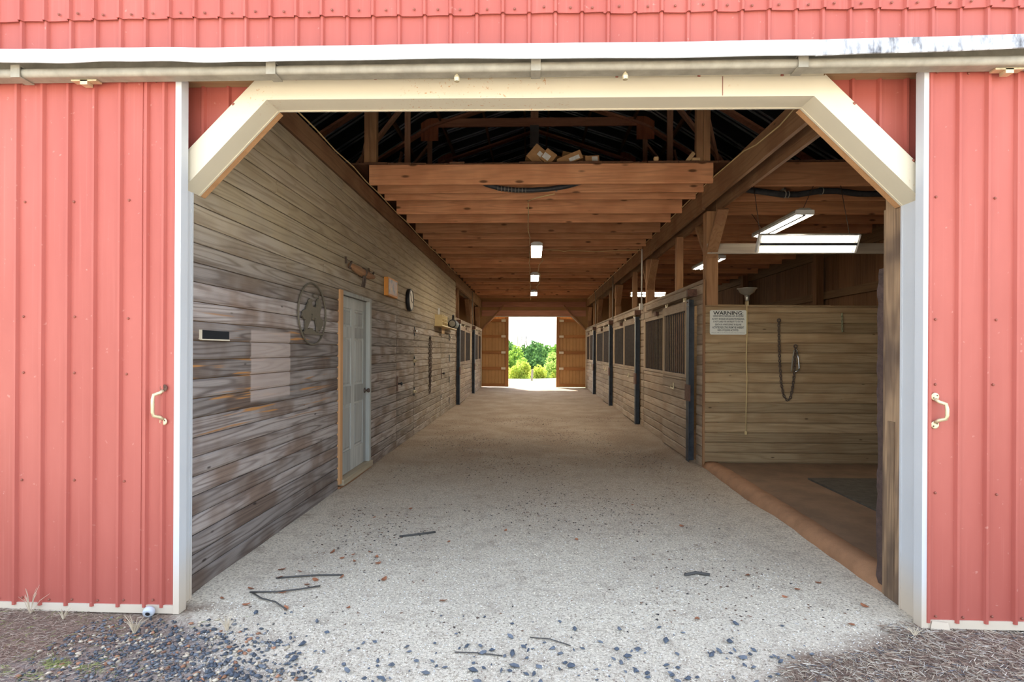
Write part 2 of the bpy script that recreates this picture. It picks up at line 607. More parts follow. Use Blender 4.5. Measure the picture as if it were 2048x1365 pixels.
xs = np.linspace(-2.05, 2.2, 44)
floor = grid('floor', xs, np.linspace(3.0, 21.7, 150), lambda x, y: lump(x, y) + min(1, max(0, (y - 3.03) * 4)) * .02 * math.exp(-((x + 1.97) / .18) ** 2) + min(1, max(0, (y - 3.03) * 4)) * .015 * math.exp(-((x - 2.13) / .18) ** 2), M['yard'])
tag(floor, 'pale stone-screenings floor of the barn aisle', 'floor', kind='structure')
yard = grid('ground', np.concatenate([np.linspace(-40, -6, 9), np.linspace(-5.8, 5.8, 90), np.linspace(6, 40, 9)]), np.concatenate([np.linspace(-45, -8, 10), np.linspace(-7.5, 1.5, 20), np.linspace(1.6, 3.02, 30)]), lambda x, y: lump(x, y) - .0006, M['yard'])
tag(yard, 'gravel and litter yard in front of the barn doors', 'ground', kind='structure')


def grass_mat():
    m, nt, b = newmat('sunlit_grass_slope')
    N = NB(nt)
    pos = N.n('ShaderNodeNewGeometry').outputs['Position']
    f = N.noise(pos, 9, 4, .65)
    g = N.noise(N.vmath('MULTIPLY', pos, (.25, .9, 1)), 1, 3, .6)
    col = N.mix(N.smooth(g, .42, .6), N.ramp(f, [(.3, (.20, .16, .11)), (.7, (.30, .26, .18))]), N.ramp(f, [(.3, (.12, .15, .045)), (.7, (.24, .27, .10))]))
    N.l(col, b.inputs['Base Color'])
    b.inputs['Roughness'].default_value = .95
    return m


M['grass'] = grass_mat()


def slope(x, y):
    if y < 29: return -.02 - .02 * max(0, (x + 2)) * (y - 21.5) / 30
    t = y - 29
    return -.02 - .02 * max(0, (x + 2)) * .25 - min(7.0, .02 * t + .012 * t * t) + .15 * math.sin(x * .3 + y * .2)


far_ground = grid('ground', np.concatenate([np.linspace(-60, -8, 14), np.linspace(-7, 8, 31), np.linspace(9, 60, 14)]), np.concatenate([np.linspace(21.7, 34, 40), np.linspace(35, 140, 40)]), slope, M['grass'])
tag(far_ground, 'sunlit grass falling away beyond the far doorway', 'ground', kind='structure')
side_ground = grid('ground', [-60, -5.5], [3.05, 21.7], lambda x, y: -.02, M['grass'])
tag(side_ground, 'grass alongside the left outer wall of the barn', 'ground', kind='structure')
side_ground2 = grid('ground', [5.66, 60], [3.05, 21.7], lambda x, y: -.02, M['grass'])
tag(side_ground2, 'grass alongside the right outer wall of the barn', 'ground', kind='structure')

# ------------------------------------------------------------------ roof outline (gambrel) in x,z
X0 = .08
KN = (2.12, 5.92)
EAVE = (5.95, 3.46)
RIDGE = 6.62


def roof_z(x):
    a = abs(x - X0)
    if a < KN[0]: return RIDGE - (RIDGE - KN[1]) * a / KN[0]
    return KN[1] - (KN[1] - EAVE[1]) * (a - KN[0]) / (EAVE[0] - KN[0])


OPEN_IN = [(-1.965, 0), (-1.965, 2.355), (-1.49, 2.85), (1.52, 2.838), (2.085, 2.28), (2.085, 0)]
OPEN_OUT = [(-2.075, 0), (-2.075, 2.42), (-1.545, 2.958), (1.573, 2.946), (2.2, 2.325), (2.2, 0)]


def open_top(x):
    P = OPEN_OUT
    for (a, za), (b, zb) in zip(P[1:-1], P[2:-1]):
        if a <= x <= b: return za + (zb - za) * (x - a) / (b - a)
    return None


def ribbed(name, x0, nrib, pitch, yface, zlo, zhi, mat, parent, rib=.017, rw=.013):
    """corrugated sheet facing -y; zlo/zhi may be functions of x"""
    prof = []
    for k in range(nrib):
        c = x0 + k * pitch
        prof += [(c, 0), (c + .012, 0), (c + .012 + .008, rib), (c + .012 + .008 + rw, rib), (c + .012 + .016 + rw, 0), (c + pitch * .55, 0), (c + pitch * .55, 0.0), (c + pitch * .8, 0)]
    prof.append((x0 + nrib * pitch, 0))
    v, f = [], []
    fl = zlo if callable(zlo) else (lambda x: zlo)
    fh = zhi if callable(zhi) else (lambda x: zhi)
    for x, h in prof:
        v += [(x, yface - h, fl(x)), (x, yface - h, max(fh(x), fl(x) + .001))]
    n = len(prof)
    b = len(v)
    for x, h in prof:
        v += [(x, yface - h + .006, fl(x)), (x, yface - h + .006, max(fh(x), fl(x) + .001))]
    for i in range(n - 1):
        f.append((2 * i, 2 * i + 2, 2 * i + 3, 2 * i + 1))
        f.append((b + 2 * i, b + 2 * i + 1, b + 2 * i + 3, b + 2 * i + 2))
        f.append((2 * i, b + 2 * i, b + 2 * i + 2, 2 * i + 2))
        f.append((2 * i + 1, 2 * i + 3, b + 2 * i + 3, b + 2 * i + 1))
    f.append((0, 1, b + 1, b))
    e = 2 * n - 2
    f.append((e, b + e, b + e + 1, e + 1))
    return mk(name, v, f, mat, parent)


PITCH = .1468
# backing boards of the front wall (block the light, carry the sheets)
wf = empty('wall_front', (0, 3.1, 0), 'red ribbed metal front wall of the barn around the doorway', 'wall', kind='structure')


def wall_poly(name, pts, y0, y1, mat, parent):
    return extrude_poly(name, pts, y0, y1, 'y', mat, parent)


def gable_pts(xa, xb, zlo):
    xs_ = [xa] + [x for x in (X0 - KN[0], X0, X0 + KN[0]) if xa < x < xb] + [xb]
    return [(xa, zlo), (xb, zlo)] + [(x, roof_z(x) - .03) for x in reversed(xs_)]


wall_poly('framing_board', gable_pts(-5.50, 5.65, 3.05), 3.13, 3.17, M['barn_z'], wf)
wall_poly('framing_board', [(-5.50, -.05), (-2.1, -.05), (-2.1, 3.05), (-5.50, 3.05)], 3.13, 3.17, M['barn_z'], wf)
wall_poly('framing_board', [(2.22, -.05), (5.65, -.05), (5.65, 3.05), (2.22, 3.05)], 3.13, 3.17, M['barn_z'], wf)
wall_poly('framing_board', [(-2.1, 2.44), (-1.56, 2.98), (1.58, 2.97), (2.22, 2.34), (2.22, 3.05), (-2.1, 3.05)], 3.13, 3.17, M['barn_z'], wf)
# lower sheets beside and above the trim
x = -5.45
while x < 5.6:
    w = 5 * PITCH
    if x + w < -2.2 or x > 2.25:
        ribbed('metal_sheet', x, 5, PITCH, 3.118, .02, 3.06, M['red'], wf)
    elif x < -1.6:
        ribbed('metal_sheet', x, 5, PITCH, 3.118, lambda q: (open_top(q) or (.02 if q < -2.075 else 2.958)) + .0, 3.06, M['red'], wf)
    elif x + w > 1.6:
        ribbed('metal_sheet', x, 5, PITCH, 3.118, lambda q: (open_top(q) or (.02 if q > 2.2 else 2.94)), 3.06, M['red'], wf)
    x += w
# upper wall: short sheets then the lapped sheets above
x = -5.9213 + 3 * PITCH
i = 0
while x < 5.6:
    xa = x
    ribbed('metal_sheet', xa, 5, PITCH, 3.092, 3.06, lambda q: min(3.352, roof_z(q)), M['red'], wf)
    lap = 3.338 - .006 * (xa / 3) + random.uniform(-.006, .006)
    ribbed('metal_sheet', xa, 5, PITCH, 3.076, lambda q, L=lap: min(L + .002 * math.sin(q * 21), roof_z(q) - .02), lambda q: roof_z(q), M['red'], wf)
    x += 5 * PITCH
    i += 1
scr = MB()
for k in range(-19, 20):
    cx = k * PITCH - .005 + .05
    for z in (3.365 - .006 * cx / 3, 3.158):
        cz = z + random.uniform(-.006, .006)
        scr.lathe([(.0075, 0), (.006, -.006), (.002, -.008)], (cx + random.uniform(-.02, .02), 3.070 if z > 3.2 else 3.089, cz), 'y', 6)
o = scr.build('screw_row', M['screw'], wf)
o['kind'] = 'stuff'

# ------------------------------------------------------------------ white trim round the opening
names = ['left jamb', 'left diagonal', 'header', 'right diagonal', 'right jamb']
tlab = ['white metal jamb trim left of the doorway beside the weathered siding', 'cream metal trim on the left diagonal corner of the doorway',
        'long cream metal trim across the top of the doorway with rust specks', 'cream metal trim on the right diagonal corner of the doorway',
        'pale metal jamb trim right of the doorway with a tan-stained foot']
for i in range(5):
    a, b_ = OPEN_IN[i], OPEN_IN[i + 1]
    c, d = OPEN_OUT[i], OPEN_OUT[i + 1]
    root = empty('trim_%d' % (i + 1), ((a[0] + b_[0]) / 2, 3.1, min(a[1], b_[1])), tlab[i], 'trim', kind='structure')
    mt = M['white'] if i in (0, 4) else M['cream']
    back = 3.125 if i == 0 else 3.19
    pts = [a, b_, d, c]
    v = [(p[0], 3.03, p[1]) for p in pts] + [(p[0], back, p[1]) for p in pts]
    # slight bevel: the face leans outward a little
    mk('face', v, [(0, 3, 2, 1), (4, 5, 6, 7), (0, 1, 5, 4), (1, 2, 6, 5), (2, 3, 7, 6), (3, 0, 4, 7)], mt, root)
    # inner bead
    n = Vector((b_[1] - a[1], 0, -(b_[0] - a[0]))).normalized()
    bead = MB()
    p0, p1 = Vector((a[0], back - .012, a[1])), Vector((b_[0], back - .012, b_[1]))
    bead.beam(p0 - n * .003, p1 - n * .003, .014, .014, up=tuple(n))
    bead.build('bead', mt, root)
    if 0 < i < 4:
        u = (Vector((d[0] - c[0], 0, d[1] - c[1]))).normalized()
        nn = Vector((-u.z, 0, u.x))
        q0, q1 = Vector((c[0], 3.06, c[1])), Vector((d[0], 3.06, d[1]))
        fl = MB()
        fl.beam(q0 + nn * .005, q1 + nn * .005, .05, .018, up=tuple(nn))
        fl.build('flange', mt, root)
        L = (q1 - q0).length
        sc_ = MB()
        k = max(2, int(L / .42))
        for j in range(k):
            p = q0.lerp(q1, (j + .5) / k) + nn * .006
            sc_.lathe([(.009, 0), (.007, -.007), (.002, -.009)], (p.x, 3.034, p.z), 'y', 6)
        o = sc_.build('screw_row', M['screw'], root)
        o['kind'] = 'stuff'
# seam line in the header trim
bx('seam', (1.03, 1.033, 3.028, 3.032, 2.845, 2.95), M['screw'], bpy.data.objects['trim_3'])

# raw framing edge showing inside the diagonals
for nm, (a, b_), lab in (('trim_6', (OPEN_IN[1], OPEN_IN[2]), 'raw timber edge behind the left diagonal trim'), ('trim_7', (OPEN_IN[3], OPEN_IN[4]), 'raw timber edge behind the right diagonal trim')):
    n = Vector((b_[1] - a[1], 0, -(b_[0] - a[0]))).normalized()
    m_ = MB()
    m_.beam(Vector((a[0], 3.215, a[1])) - n * .045, Vector((b_[0], 3.215, b_[1])) - n * .045, .045, .09, up=tuple(n))
    tag(m_.build(nm, M['raw_z']), lab, 'trim', kind='structure')

# ------------------------------------------------------------------ header board, track, flashing
hb = bx('header_board', (-2.3, 2.3, 3.046, 3.116, 2.964, 3.03), M['header_x'])
tag(hb, 'weathered timber header board above the cream doorway trim', 'board')
tr = empty('door_rail', (0, 2.86, 2.88), 'grey galvanised sliding-door rail under the white flashing', 'rail')
prof = []
for k in range(14):
    a = math.pi * (k / 13) - math.pi / 2
    prof.append((2.862 - .018 * math.cos(a), 2.927 + .024 * math.sin(a)))
prof = prof + [(2.92, 2.951), (2.92, 2.903)]
extrude_poly('rail_tube', prof, -4.5, 4.6, 'x', M['galv'], tr)
extrude_poly('rail_web', [(2.90, 2.975), (2.90, 2.965), (3.044, 2.975), (3.044, 2.985)], -4.5, 4.6, 'x', M['galv'], tr)
bx('rail_back', (-4.5, 4.6, 2.921, 2.929, 2.95, 3.045), M['galv'], tr)
for cx in (-2.76, -1.375, .015, 1.37):
    extrude_poly('bracket', [(2.836, 2.896), (2.836, 2.962), (2.91, 2.962), (2.91, 2.955), (2.842, 2.955), (2.842, 2.902), (2.925, 2.902), (2.925, 2.896)], cx - .025, cx + .025, 'x', M['galv'], tr)
for cx in (-.40, .48):
    mk('roller_bolt', *lathe_vf([(.004, -.03), (.014, -.03), (.016, -.012), (.012, 0), (.006, .004), (.006, .03)], (cx, 2.88, 2.895), 'z', 8), M['brass'], tr)
for cx in (-2.42, 2.42):
    m_ = MB().box(cx - .07, cx + .07, 2.88, 2.92, 2.893, 2.902).box(cx - .02, cx + .02, 2.88, 2.92, 2.875, 2.9)
    m_.build('trolley', M['brass'], tr)


def flashing(xa, xb, za, zb, lab, wav=.004, dirt=False):
    n = 24
    v, f = [], []
    for i in range(n + 1):
        t = i / n
        xx = xa + (xb - xa) * t
        dz = za + (zb - za) * t + wav * math.sin(t * 9 + xa) + wav * .5 * math.sin(t * 23)
        pr = [(2.80, 2.940 + dz), (2.795, 2.943 + dz), (2.80, 3.018 + dz * .6), (3.07, 3.13), (3.075, 3.118), (2.81, 3.005 + dz * .6), (2.806, 2.944 + dz)]
        v += [(xx, y, z) for y, z in pr]
    k = 7
    for i in range(n):
        for j in range(k):
            l = (j + 1) % k
            f.append((i * k + j, (i + 1) * k + j, (i + 1) * k + l, i * k + l))
    f.append(tuple(range(k)))
    f.append(tuple(n * k + j for j in reversed(range(k))))
    o = mk('track_flashing', v, f, M['flash_dirty'] if dirt else M['flash'])
    tag(o, lab, 'flashing', 'white flashing pieces over the door rail')
    return o


def dirty_flash():
    m, nt, b = newmat('streaked_flashing')
    N = NB(nt)
    pos = N.n('ShaderNodeNewGeometry').outputs['Position']
    f = N.noise(N.vmath('MULTIPLY', N.vmath('ADD', pos, (0, 0, 0)), (16, 4, 5)), 1, 4, .7)
    N.l(N.ramp(f, [(.44, (.50, .53, .58)), (.55, (.30, .31, .33)), (.66, (.09, .09, .10))]), b.inputs['Base Color'])
    b.inputs['Roughness'].default_value = .5
    return m


M['flash_dirty'] = dirty_flash()
flashing(-4.4, -2.70, .018, .018, 'white flashing piece at the far left above the left red door')
flashing(-2.72, -1.37, .014, .002, 'white flashing piece between the left edge and the doorway corner')
flashing(-1.39, 1.43, .004, -.008, 'long white flashing piece over the middle of the doorway', .003)
flashing(1.41, 4.4, -.012, .075, 'black-streaked white flashing piece lifting above the right red door', .003, True)


# ------------------------------------------------------------------ sliding red doors
def handle(root, cx, z0, z1, s, rusty_top):
    """pull handle: two round plates and a bent grip; s is the side the grip leans to"""
    h = empty('handle', (cx, 2.93, (z0 + z1) / 2))
    h.parent = root
    h.location = Vector((cx, 2.93, (z0 + z1) / 2)) - WLOC[root.name]
    for z, mt in ((z1, M['rusty'] if rusty_top else M['brass']), (z0, M['brass'])):
        mk('plate', *lathe_vf([(.0205, 0), (.0205, -.004), (.016, -.006)], (cx, 2.944, z), 'y', 14), mt, h)
        b = MB()
        for dx, dz in ((-.009, -.006), (.009, .006)):
            b.lathe([(.004, 0), (.003, -.003)], (cx + dx, 2.938, z + dz), 'y', 6)
        b.build('rivets', M['iron'], h)
    g = s * .03
    pts = [(cx, 2.938, z1 - .014), (cx + g * .3, 2.925, z1 - .026), (cx + g, 2.905, z1 - .036), (cx + g * 1.05, 2.90, z1 - .06),
           (cx + g * 1.05, 2.90, (z0 + z1) / 2), (cx + g * 1.05, 2.90, z0 + .055), (cx + g, 2.905, z0 + .036), (cx + g * .3, 2.925, z0 + .026), (cx, 2.938, z0 + .014)]
    tube('grip', pts, .0095, M['brass'], h, 8)
    return h


def red_door(name, xa, xb, zb, zt, edge, lab, ribs_at):
    root = empty(name, ((xa + xb) / 2, 2.96, zb), lab, 'door', kind='structure')
    inner = xb if edge > 0 else xa
    zb2 = zb + .045
    x = ribs_at
    first = True
    while x < xb - .02:
        n = 5
        w = n * PITCH * 1.0
        e = min(x + w, xb if edge < 0 else xb - .03)
        nn = int(round((e - x) / PITCH + .499)) if e < x + w else n
        ribbed('metal_sheet', x, nn, min(PITCH, (e - x) / nn) if e < x + w else PITCH, 2.952 - (.003 if first else 0), zb2 - .012, zt, M['red'], root)
        first = not first
        x += w
    ex0, ex1 = (xb - .033, xb) if edge > 0 else (xa, xa + .033)
    bx('edge_trim', (ex0, ex1, 2.938, 3.0, zb, zt + .004), M['white'], root)
    bx('bottom_trim', (xa if edge > 0 else xa + .033, xb - .033 if edge > 0 else xb, 2.942, 3.0, zb, zb2), M['white'], root)
    bx('back_frame', (xa + .04, xb - .04, 2.962, 2.995, zb + .02, zt - .02), M['barn_z'], root)
    s = MB()
    k = 0
    for z in (zt - .02, 2.26 * zt / 2.93, 1.62, 1.29 if edge < 0 else 1.31, .72, zb2 + .02):
        xx = xa + .08
        while xx < xb - .05:
            s.lathe([(.0075, 0), (.006, -.006), (.002, -.008)], (xx + random.uniform(-.012, .012), 2.949, z + random.uniform(-.006, .006)), 'y', 6)
            xx += PITCH * (1 if z < .2 or z > 2.8 else 2)
    o = s.build('screw_row', M['screw'], root)
    o['kind'] = 'stuff'
    return root


d1 = red_door('door_1', -4.36, -1.918, .0, 2.935, 1, 'left red ribbed metal sliding door with white edges', -4.344)
d2 = red_door('door_2', 2.037, 4.40, .012, 2.932, -1, 'right red ribbed metal sliding door with white edges', 2.045)
handle(d1, -2.012, 1.052, 1.236, -1, True)
handle(d2, 2.102, 1.075, 1.222, 1, False)
# torn flap in the bottom trim of the right door
v = [(2.08, 2.936, .012), (2.155, 2.926, .0), (2.17, 2.915, -.002), (2.165, 2.93, .05), (2.09, 2.938, .055)]
v += [(x, y - .002, z) for x, y, z in v]
mk('torn_flap', v, [(0, 1, 2, 3, 4), (9, 8, 7, 6, 5)] + [(i, i + 5, (i + 1) % 5 + 5, (i + 1) % 5) for i in range(5)], M['white'], d2)

# white round cap leaning on the left door
cap = empty('plastic_cap', (-2.07, 2.925, .0), 'round white plastic cap with a dark centre under the left red door', 'cap')
R = Euler((math.radians(25), math.radians(-20), 0)).to_matrix()
def rot_lathe(prof, c, n=18):
    v, f = lathe_vf(prof, (0, 0, 0), 'y', n)
    return [Vector(c) + R @ Vector(p) for p in v], f
mk('rim', *rot_lathe([(.012, -.022), (.024, -.024), (.029, -.014), (.030, 0), (.026, .008)], (-2.07, 2.922, .024)), M['flash'], cap, True)
mk('hub', *rot_lathe([(.004, -.0255), (.0115, -.0245), (.0115, -.016)], (-2.07, 2.922, .024), 12), M['black'], cap)

# ------------------------------------------------------------------ left wall: siding, doors
ROW = .1147
wl = empty('wall_left', (XL - .06, 8.7, 0), 'weathered horizontal board siding along the left side of the aisle', 'wall', kind='structure')
bk = MB()
for (a, b_, z0, z1) in ((3.13, 5.60, 0, 3.226), (5.60, 6.62, 2.06, 3.226), (6.62, 14.2, 0, 3.226)):
    bk.box(XL - .10, XL - .021, a, b_, z0 - .03, z1)
bk.build('backing', M['barn_y'], wl)
DOORS = [(5.545, 6.665, 2.075)]
FLUSH = [(7.975, 9.17, 1.93), (11.90, 13.12, 1.90)]
d4 = empty('door_4', (XL, 8.57, 0), 'flush tack-room door clad in grey siding beside the six-panel door', 'door', kind='structure')
d5 = empty('door_5', (XL, 12.5, 0), 'flush door clad in siding below the wire basket', 'door', kind='structure')
cuts = {0: [4.75, 8.4, 11.6], 1: [], }
r = 0
z = -.105
while z < 3.2:
    z1 = min(z + ROW, 3.228)
    # spans free of doors
    spans = [(3.128, 14.19, wl)]
    for a, b_, zt in DOORS:
        if z < zt - .04:
            spans = [(3.128, a, wl), (b_, 14.19, wl)]
    for (a, b_, zt), par in zip(FLUSH, (d4, d5)):
        if z1 < zt + .03 and z > -.06:
            new = []
            for s0, s1, p_ in spans:
                if s0 < a and s1 > b_ and p_ is wl:
                    new += [(s0, a - .004, wl), (a + .004, b_ - .004, par), (b_ + .004, s1, wl)]
                else:
                    new.append((s0, s1, p_))
            spans = new
    for s0, s1, p_ in spans:
        y = s0
        first = True
        while y < s1 - .01:
            Ls = s1 - y if p_ is not wl else random.choice([2.4, 3.05, 3.66, 3.66, 4.27]) * (random.uniform(.35, 1) if first and s1 - s0 > 4 else 1)
            e = min(y + Ls, s1)
            if s1 - e < .5: e = s1
            jit = random.uniform(-.0025, .0025)
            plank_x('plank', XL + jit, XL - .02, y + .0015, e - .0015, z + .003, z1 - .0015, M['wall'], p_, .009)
            y = e
            first = False
    z = z1
    r += 1

# six-panel door in the siding
d3 = empty('door_3', (XL, 6.1, .1), 'weathered grey six-panel door with a raw timber casing', 'door', kind='structure')
bx('casing', (XL - .09, XL + .018, 5.552, 5.635, .07, 2.07), M['raw_z'], d3)
bx('casing', (XL - .09, XL + .014, 6.60, 6.66, .07, 2.07), M['door_blue'], d3)
bx('casing', (XL - .09, XL + .012, 5.635, 6.60, 2.03, 2.07), M['door_blue'], d3)
bx('casing_bead', (XL - .05, XL + .010, 5.637, 5.665, .10, 2.03), M['door_blue'], d3)
bx('sill', (XL - .09, XL + .04, 5.62, 6.66, .045, .105), M['sill_y'], d3)
bx('kick_board', (XL - .09, XL + .02, 5.56, 6.66, -.10, .045), M['beam_y'], d3)
DX = XL - .035
slab = MB().box(DX - .045, DX - .012, 5.668, 6.598, .11, 2.028)
lf = slab.build('leaf', M['door_blue'], d3)
cols_ = [(5.668, 5.575), (6.055, 6.165), (6.49, 6.598)]
rows_ = [(.11, .345), (.86, 1.05), (1.585, 1.70), (1.905, 2.028)]
for a, b_ in cols_:
    bx('stile', (DX - .012, DX, a, b_, .11, 2.028), M['door_blue'], d3)
for a, b_ in rows_:
    for (c0, c1) in ((5.575, 6.055), (6.165, 6.49)):
        bx('rail', (DX - .012, DX - .001, c0, c1, a, b_), M['door_blue'], d3)
for (za, zb) in ((.345, .86), (1.05, 1.585), (1.70, 1.905)):
    for (c0, c1) in ((5.575, 6.055), (6.165, 6.49)):
        a, b_, i_ = c0 + .022, c1 - .022, .022
        v = [(DX - .0115, a, za + i_), (DX - .0115, b_, za + i_), (DX - .0115, b_, zb - i_), (DX - .0115, a, zb - i_),
             (DX - .002, a + i_, za + 2 * i_), (DX - .002, b_ - i_, za + 2 * i_), (DX - .002, b_ - i_, zb - 2 * i_), (DX - .002, a + i_, zb - 2 * i_)]
        mk('panel', v, [(3, 2, 1, 0), (4, 5, 6, 7), (0, 1, 5, 4), (1, 2, 6, 5), (2, 3, 7, 6), (3, 0, 4, 7)], M['door_blue'], d3)
kn = mk('knob', *lathe_vf([(.03, 0), (.032, .006), (.012, .012), (.011, .03), (.024, .04), (.027, .055), (.018, .066), (.004, .068)], (DX, 6.54, .965), 'x', 14), M['iron'], d3, True)

# hardware of the flush doors
def hinge(par, y, z, shiny):
    m_ = MB().box(XL, XL + .012, y - .012, y + .03, z - .075, z + .075)
    m_.build('hinge', M['black'], par)
    if shiny:
        mk('latch', *lathe_vf([(.028, 0), (.03, .02), (.014, .04), (.02, .055)], (XL + .004, y - .06, z), 'x', 8), shiny, par)
hinge(d4, 9.165, 1.768, M['chrome']); hinge(d4, 9.165, 1.27, M['brass']); hinge(d4, 9.165, .76, M['brass'])
hinge(d5, 13.10, 1.76, M['chrome']); hinge(d5, 13.10, 1.27, None); hinge(d5, 13.10, .75, None); hinge(d5, 13.10, .25, None)
for par, y, z in ((d4, 8.02, .955), (d5, 11.97, .945)):
    MB().box(XL, XL + .010, y - .035, y + .005, z - .11, z + .11).build('lock_plate', M['rusty'], par)
    mk('knob', *lathe_vf([(.02, 0), (.012, .01), (.011, .035), (.027, .045), (.027, .06), (.01, .07)], (XL, y + .05, z), 'x', 10), M['black'], par, True)
mk('pull_ring', *tube_vf([(XL + .02, 11.86 + .03 * math.cos(a), .44 + .045 * math.sin(a)) for a in np.linspace(0, 2 * math.pi, 12, endpoint=False)], .008, 6, True), M['chrome'], d5)

# outlet slot
sl = empty('wall_slot', (XL, 3.35, 1.5), 'narrow slot with its inner shade painted dark on the weathered siding beside the left jamb', 'slot')
bx('hollow_shade', (XL - .004, XL + .006, 3.205, 3.508, 1.512, 1.564), M['dark'], sl)  # flat dark slab that paints the shade inside the slot
bx('lip', (XL - .004, XL + .012, 3.195, 3.205, 1.508, 1.566), M['whiteblock'], sl)
bx('lip', (XL - .004, XL + .010, 3.205, 3.508, 1.504, 1.512), M['whiteblock'], sl)

# oval riders plaque
pl = empty('riders_plaque', (XL + .02, 4.83, 1.49), 'oval bronze metal silhouette of two horse riders beside the six-panel door', 'plaque')
ey, ez, cy, cz = .305, .272, 4.832, 1.768
tube('ring', [(XL + .022, cy + ey * math.cos(a), cz + ez * math.sin(a)) for a in np.linspace(0, 2 * math.pi, 48, endpoint=False)], .008, M['bronze'], pl, 6, True)
px = [(190, 1035), (222, 1005), (240, 960), (236, 800), (205, 780), (170, 740), (190, 630), (240, 590), (270, 500), (300, 440), (300, 400), (320, 370), (350, 375), (375, 420),
      (355, 450), (365, 500), (390, 525), (440, 520), (460, 480), (465, 400), (480, 350), (505, 330), (530, 350), (545, 420), (555, 520), (530, 600), (530, 720), (560, 735),
      (600, 760), (600, 860), (570, 890), (545, 980), (520, 990), (500, 950), (490, 1020), (460, 1030), (465, 900), (440, 820), (435, 740), (405, 735), (400, 790), (370, 770),
      (375, 680), (350, 660), (340, 760), (320, 830), (290, 900), (266, 980), (330, 940), (380, 960), (420, 1010), (590, 1040), (585, 1070), (215, 1070)]
sil = [(cy + (x - 380) / 275 * ey, cz - (y - 665) / 600 * ez) for x, y in px]
extrude_poly('silhouette', sil, XL + .014, XL + .026, 'x', M['bronze'], pl)
tube('lasso', [(XL + .022, cy + ((445 - 380) + 62 * math.cos(a)) / 275 * ey, cz - ((297 - 665) + 36 * math.sin(a)) / 600 * ez) for a in np.linspace(0, 2 * math.pi, 20, endpoint=False)], .005, M['bronze'], pl, 5, True)

# old wooden singletree with irons
yk = empty('harness_singletree', (XL + .05, 6.14, 2.3), 'old wooden harness singletree with iron hooks above the six-panel door', 'harness')
pts = [(XL + .05, 5.74 + .86 * t, 2.352 - .018 * t - .018 * math.sin(math.pi * t)) for t in np.linspace(0, 1, 9)]
tube('bar', pts, [.022, .034, .042, .046, .048, .046, .042, .036, .026], M['beam_y'], yk, 8)
for y, s in ((5.72, 1), (6.53, 1)):
    tube('hook', [(XL + .05, y, 2.31), (XL + .07, y - .02, 2.35), (XL + .06, y + .05, 2.385), (XL + .03, y + .09, 2.36), (XL + .05, y + .05, 2.32)], .011, M['iron'], yk, 6)
    tube('hanger', [(XL + .02, y - .01, 2.36), (XL + .02, y - .02, 2.43)], .010, M['iron'], yk, 6)
for dy in (-.035, .035):
    tube('clevis', [(XL + .06, 6.17 + dy, 2.33), (XL + .075, 6.17 + dy, 2.26), (XL + .06, 6.17 + dy, 2.165)], .011, M['iron'], yk, 6)
tube('band', [(XL + .05 + .052 * math.cos(a), 6.17, 2.325 + .052 * math.sin(a)) for a in np.linspace(0, 2 * math.pi, 12, endpoint=False)], .009, M['iron'], yk, 6, True)

# framed picture, clock
pc = empty('framed_picture', (XL, 7.52, 2.18), 'small orange-edged picture between the singletree and the round clock', 'picture')
pfr = bx('frame', (XL, XL + .055, 7.27, 7.79, 2.185, 2.43), M['orange'], pc)
def pic_mat():
    m, nt, b = newmat('faded_print')
    N = NB(nt)
    pos = N.n('ShaderNodeNewGeometry').outputs['Position']
    N.l(N.ramp(N.noise(pos, 9, 3), [(.38, (.10, .09, .10)), (.48, (.35, .20, .12)), (.6, (.30, .15, .09)), (.7, (.55, .35, .08))]), b.inputs['Base Color'])
    return m
M['print'] = pic_mat()
bx('print', (XL + .055, XL + .058, 7.30, 7.76, 2.21, 2.41), M['print'], pfr)
ck = empty('wall_clock', (XL, 8.70, 2.1), 'round dark-rimmed wall clock with a tan dial high on the siding', 'clock')
mk('case', *lathe_vf([(.175, 0), (.18, .03), (.178, .05), (.155, .062), (.150, .05)], (XL, 8.70, 2.25), 'x', 28), M['black'], ck, True)
dial = mk('dial', *lathe_vf([(.152, .046), (.151, .052), (.001, .053)], (XL, 8.70, 2.25), 'x', 28), M['clockface'], ck)
for a, L in ((2.1, .08), (-.6, .12)):
    MB().beam((XL + .056, 8.70, 2.25), (XL + .056, 8.70 + L * math.sin(a), 2.25 + L * math.cos(a)), .008, .004, up=(1, 0, 0)).build('hand', M['ink'], dial)

# cross-tie chain on the left wall
def chain(name, pts, lab, cat, mat, link=.032, r=.0042, parent=None):
    """chain of single links following a polyline"""
    P = [Vector(p) for p in pts]
    L = [0]
    for a, b_ in zip(P, P[1:]): L.append(L[-1] + (b_ - a).length)
    root = parent or empty(name, P[0], lab, cat)
    n = max(2, int(L[-1] / (link * .74)))
    base = None
    for i in range(n):
        s = (i + .5) / n * L[-1]
        k = max(j for j in range(len(L)) if L[j] <= s)
        k = min(k, len(P) - 2)
        t = (s - L[k]) / max(1e-6, L[k + 1] - L[k])
        c = P[k].lerp(P[k + 1], t)
        d = (P[k + 1] - P[k]).normalized()
        if base is None:
            hl, hw = link / 2 - r, link * .30
            pp = [(hw * math.cos(a), 0, hl * .55 * (1 if math.sin(a) >= 0 else -1) + hl * .5 * math.sin(a)) for a in np.linspace(0, 2 * math.pi, 8, endpoint=False)]
            v, f = tube_vf(pp, r, 4, True)
            base = bpy.data.meshes.new('chain_link')
            base.from_pydata([tuple(q) for q in v], [], f)
            base.materials.append(mat)
        o = link_obj(base, c, root)
        q = d.to_track_quat('Z', 'Y')
        o.rotation_euler = (q @ Euler((0, 0, (i % 2) * math.pi / 2)).to_quaternion()).to_euler()
    return root


def link_obj(me, c, root):
    return link('chain_link', me, c, root)


